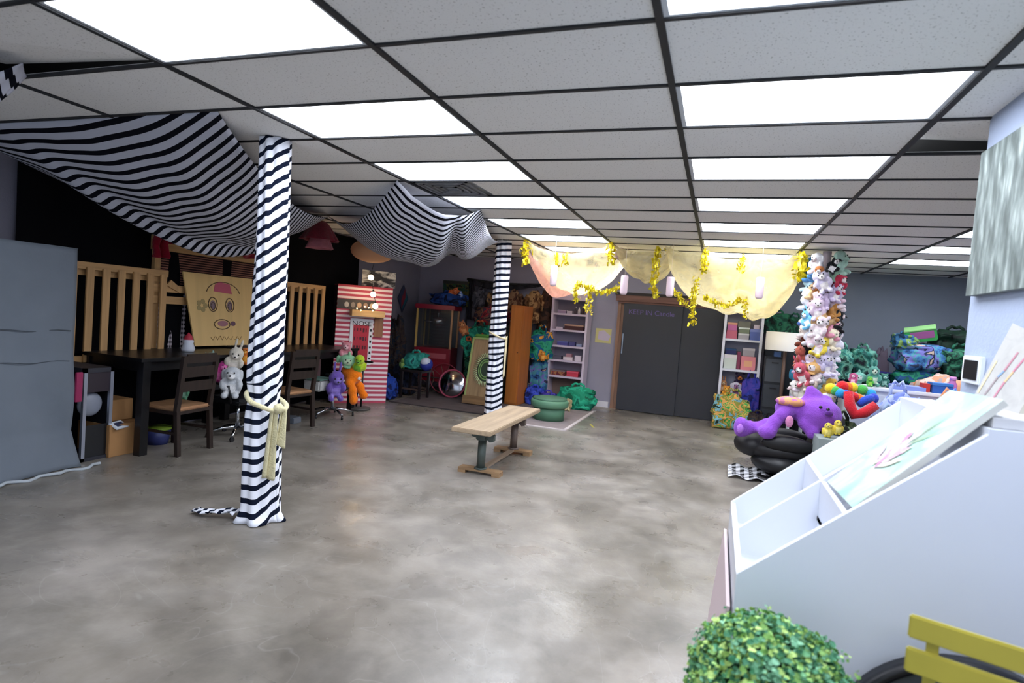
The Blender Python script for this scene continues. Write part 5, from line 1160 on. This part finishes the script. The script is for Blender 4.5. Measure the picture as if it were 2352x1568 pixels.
plush('fish',(1.70,8.32,1.07),.30,(0,0,-.2),'#7fc0b0','#d8e8e0','pale teal plush fish on the white counter right of the toy column'); plush('rabbit',(1.84,8.25,1.07),.30,(0,0,0),'#5a9a8a','#c8d8c0','sea green plush rabbit on the white counter'); plush('dog',(1.62,8.2,1.07),.18,(0,0,-.3),'#c9588a','#efc0d0','small pink plush dog on the white counter'); plush('cat',(1.78,8.12,1.07),.15,(0,0,0),'#58b848','#a8d858','bright green plush cat at the front of the white counter'); plush('bear',(1.98,8.34,1.07),.20,(0,0,0),'#3a7a6a','#9ac8b8','dark teal plush bear at the back of the white counter')
t = thing('purple_bin', 'purple plastic bin against the side room wall', 'bin', (2.42,10.52,.0)); MB().lathe([(0,0),(.20,0),(.25,1.14),(.26,1.16),(.24,1.16),(.19,.02)],seg=32).build('bin', mat('#3c3a92',.4), t); MB().lathe([(0,1.10),(.238,1.11)],seg=32).build('contents', mat('#1c1a3a',.7), t)
bag((2.50,10.93,.0),(.26,.14,1.42), mat('#6a5f70',.8,vary=.1), 'grey mauve rolled cloth standing behind the purple bin', seed=87, name='cloth_roll', cat='cloth', knot=False)
bag((2.73,9.85,0),(.72,.58,.92), BLUEP, 'wide dark bag at the bottom of the blue bag pile', seed=88, name='blue_bag', knot=False)
bag((2.76,9.85,.90),(.60,.50,.36), patch(['#0f3a3a','#1a6a60','#2a8a6a','#1c4a7a','#13574a'],6), 'teal green bag in the middle of the blue bag pile', seed=89, name='teal_bag', knot=False)
bag((2.76,9.85,1.24),(.60,.50,.38), BLUEP, 'bright blue toy bag near the top of the big pile', seed=90, name='blue_bag', knot=False)
bag((2.52,9.78,1.56),(.28,.26,.20), patch(['#16324a','#2a5a80','#6a8a4a','#7a90b0'],6), 'small slate blue bag on the left top of the big pile', seed=91, name='slate_bag')
o = thing('shoe_box', 'green box with a magenta top tilted on the summit of the blue pile', 'box', (2.72,9.80,1.76), rot=(.25,-.22,-.3)); MB().bx((-.19,-.13,-.07),(.19,.13,.09),bev=.012).build('body', mat('#2f9a4a',.5), o); MB().bx((-.12,-.136,-.02),(.16,-.13,.08)).build('front_label', mat('#8a4a80',.6), o); MB().bx((-.19,-.13,.09),(.19,.13,.11),bev=.005).build('lid', mat('#7fb070',.5), o)
bag((3.50,9.85,0),(.56,.6,1.20), patch(['#14142a','#1c1c3f','#22305a'],6), 'dark navy bag on the floor right of the blue pile', seed=92, name='navy_bag', knot=False)
bag((3.20,9.78,1.20),(.50,.5,.40), GREENP, 'forest green bag right of the blue pile, lower of two', seed=93, name='green_bag'); bag((3.22,10.1,1.45),(.56,.5,.40), patch(['#0a1410','#10281c','#0d1f18'],6), 'blackish green bag right of the blue pile, upper of two', seed=94, name='green_bag')
t = thing('bottle', 'pink bottle standing near the edge of the picture wall', 'bottle', (2.55,7.30,0)); t.location = tuple(at(2187,888,Y=8.3)-Vector((0,0,.14))); MB().lathe([(0,0),(.045,0),(.05,.16),(.03,.20),(.03,.22),(0,.22)],seg=20).build('body', mat('#b86aa8',.4), t); MB().lathe([(0,.22),(.034,.22),(.034,.26),(0,.26)],seg=16).build('cap', mat('#d08ac0',.4), t)
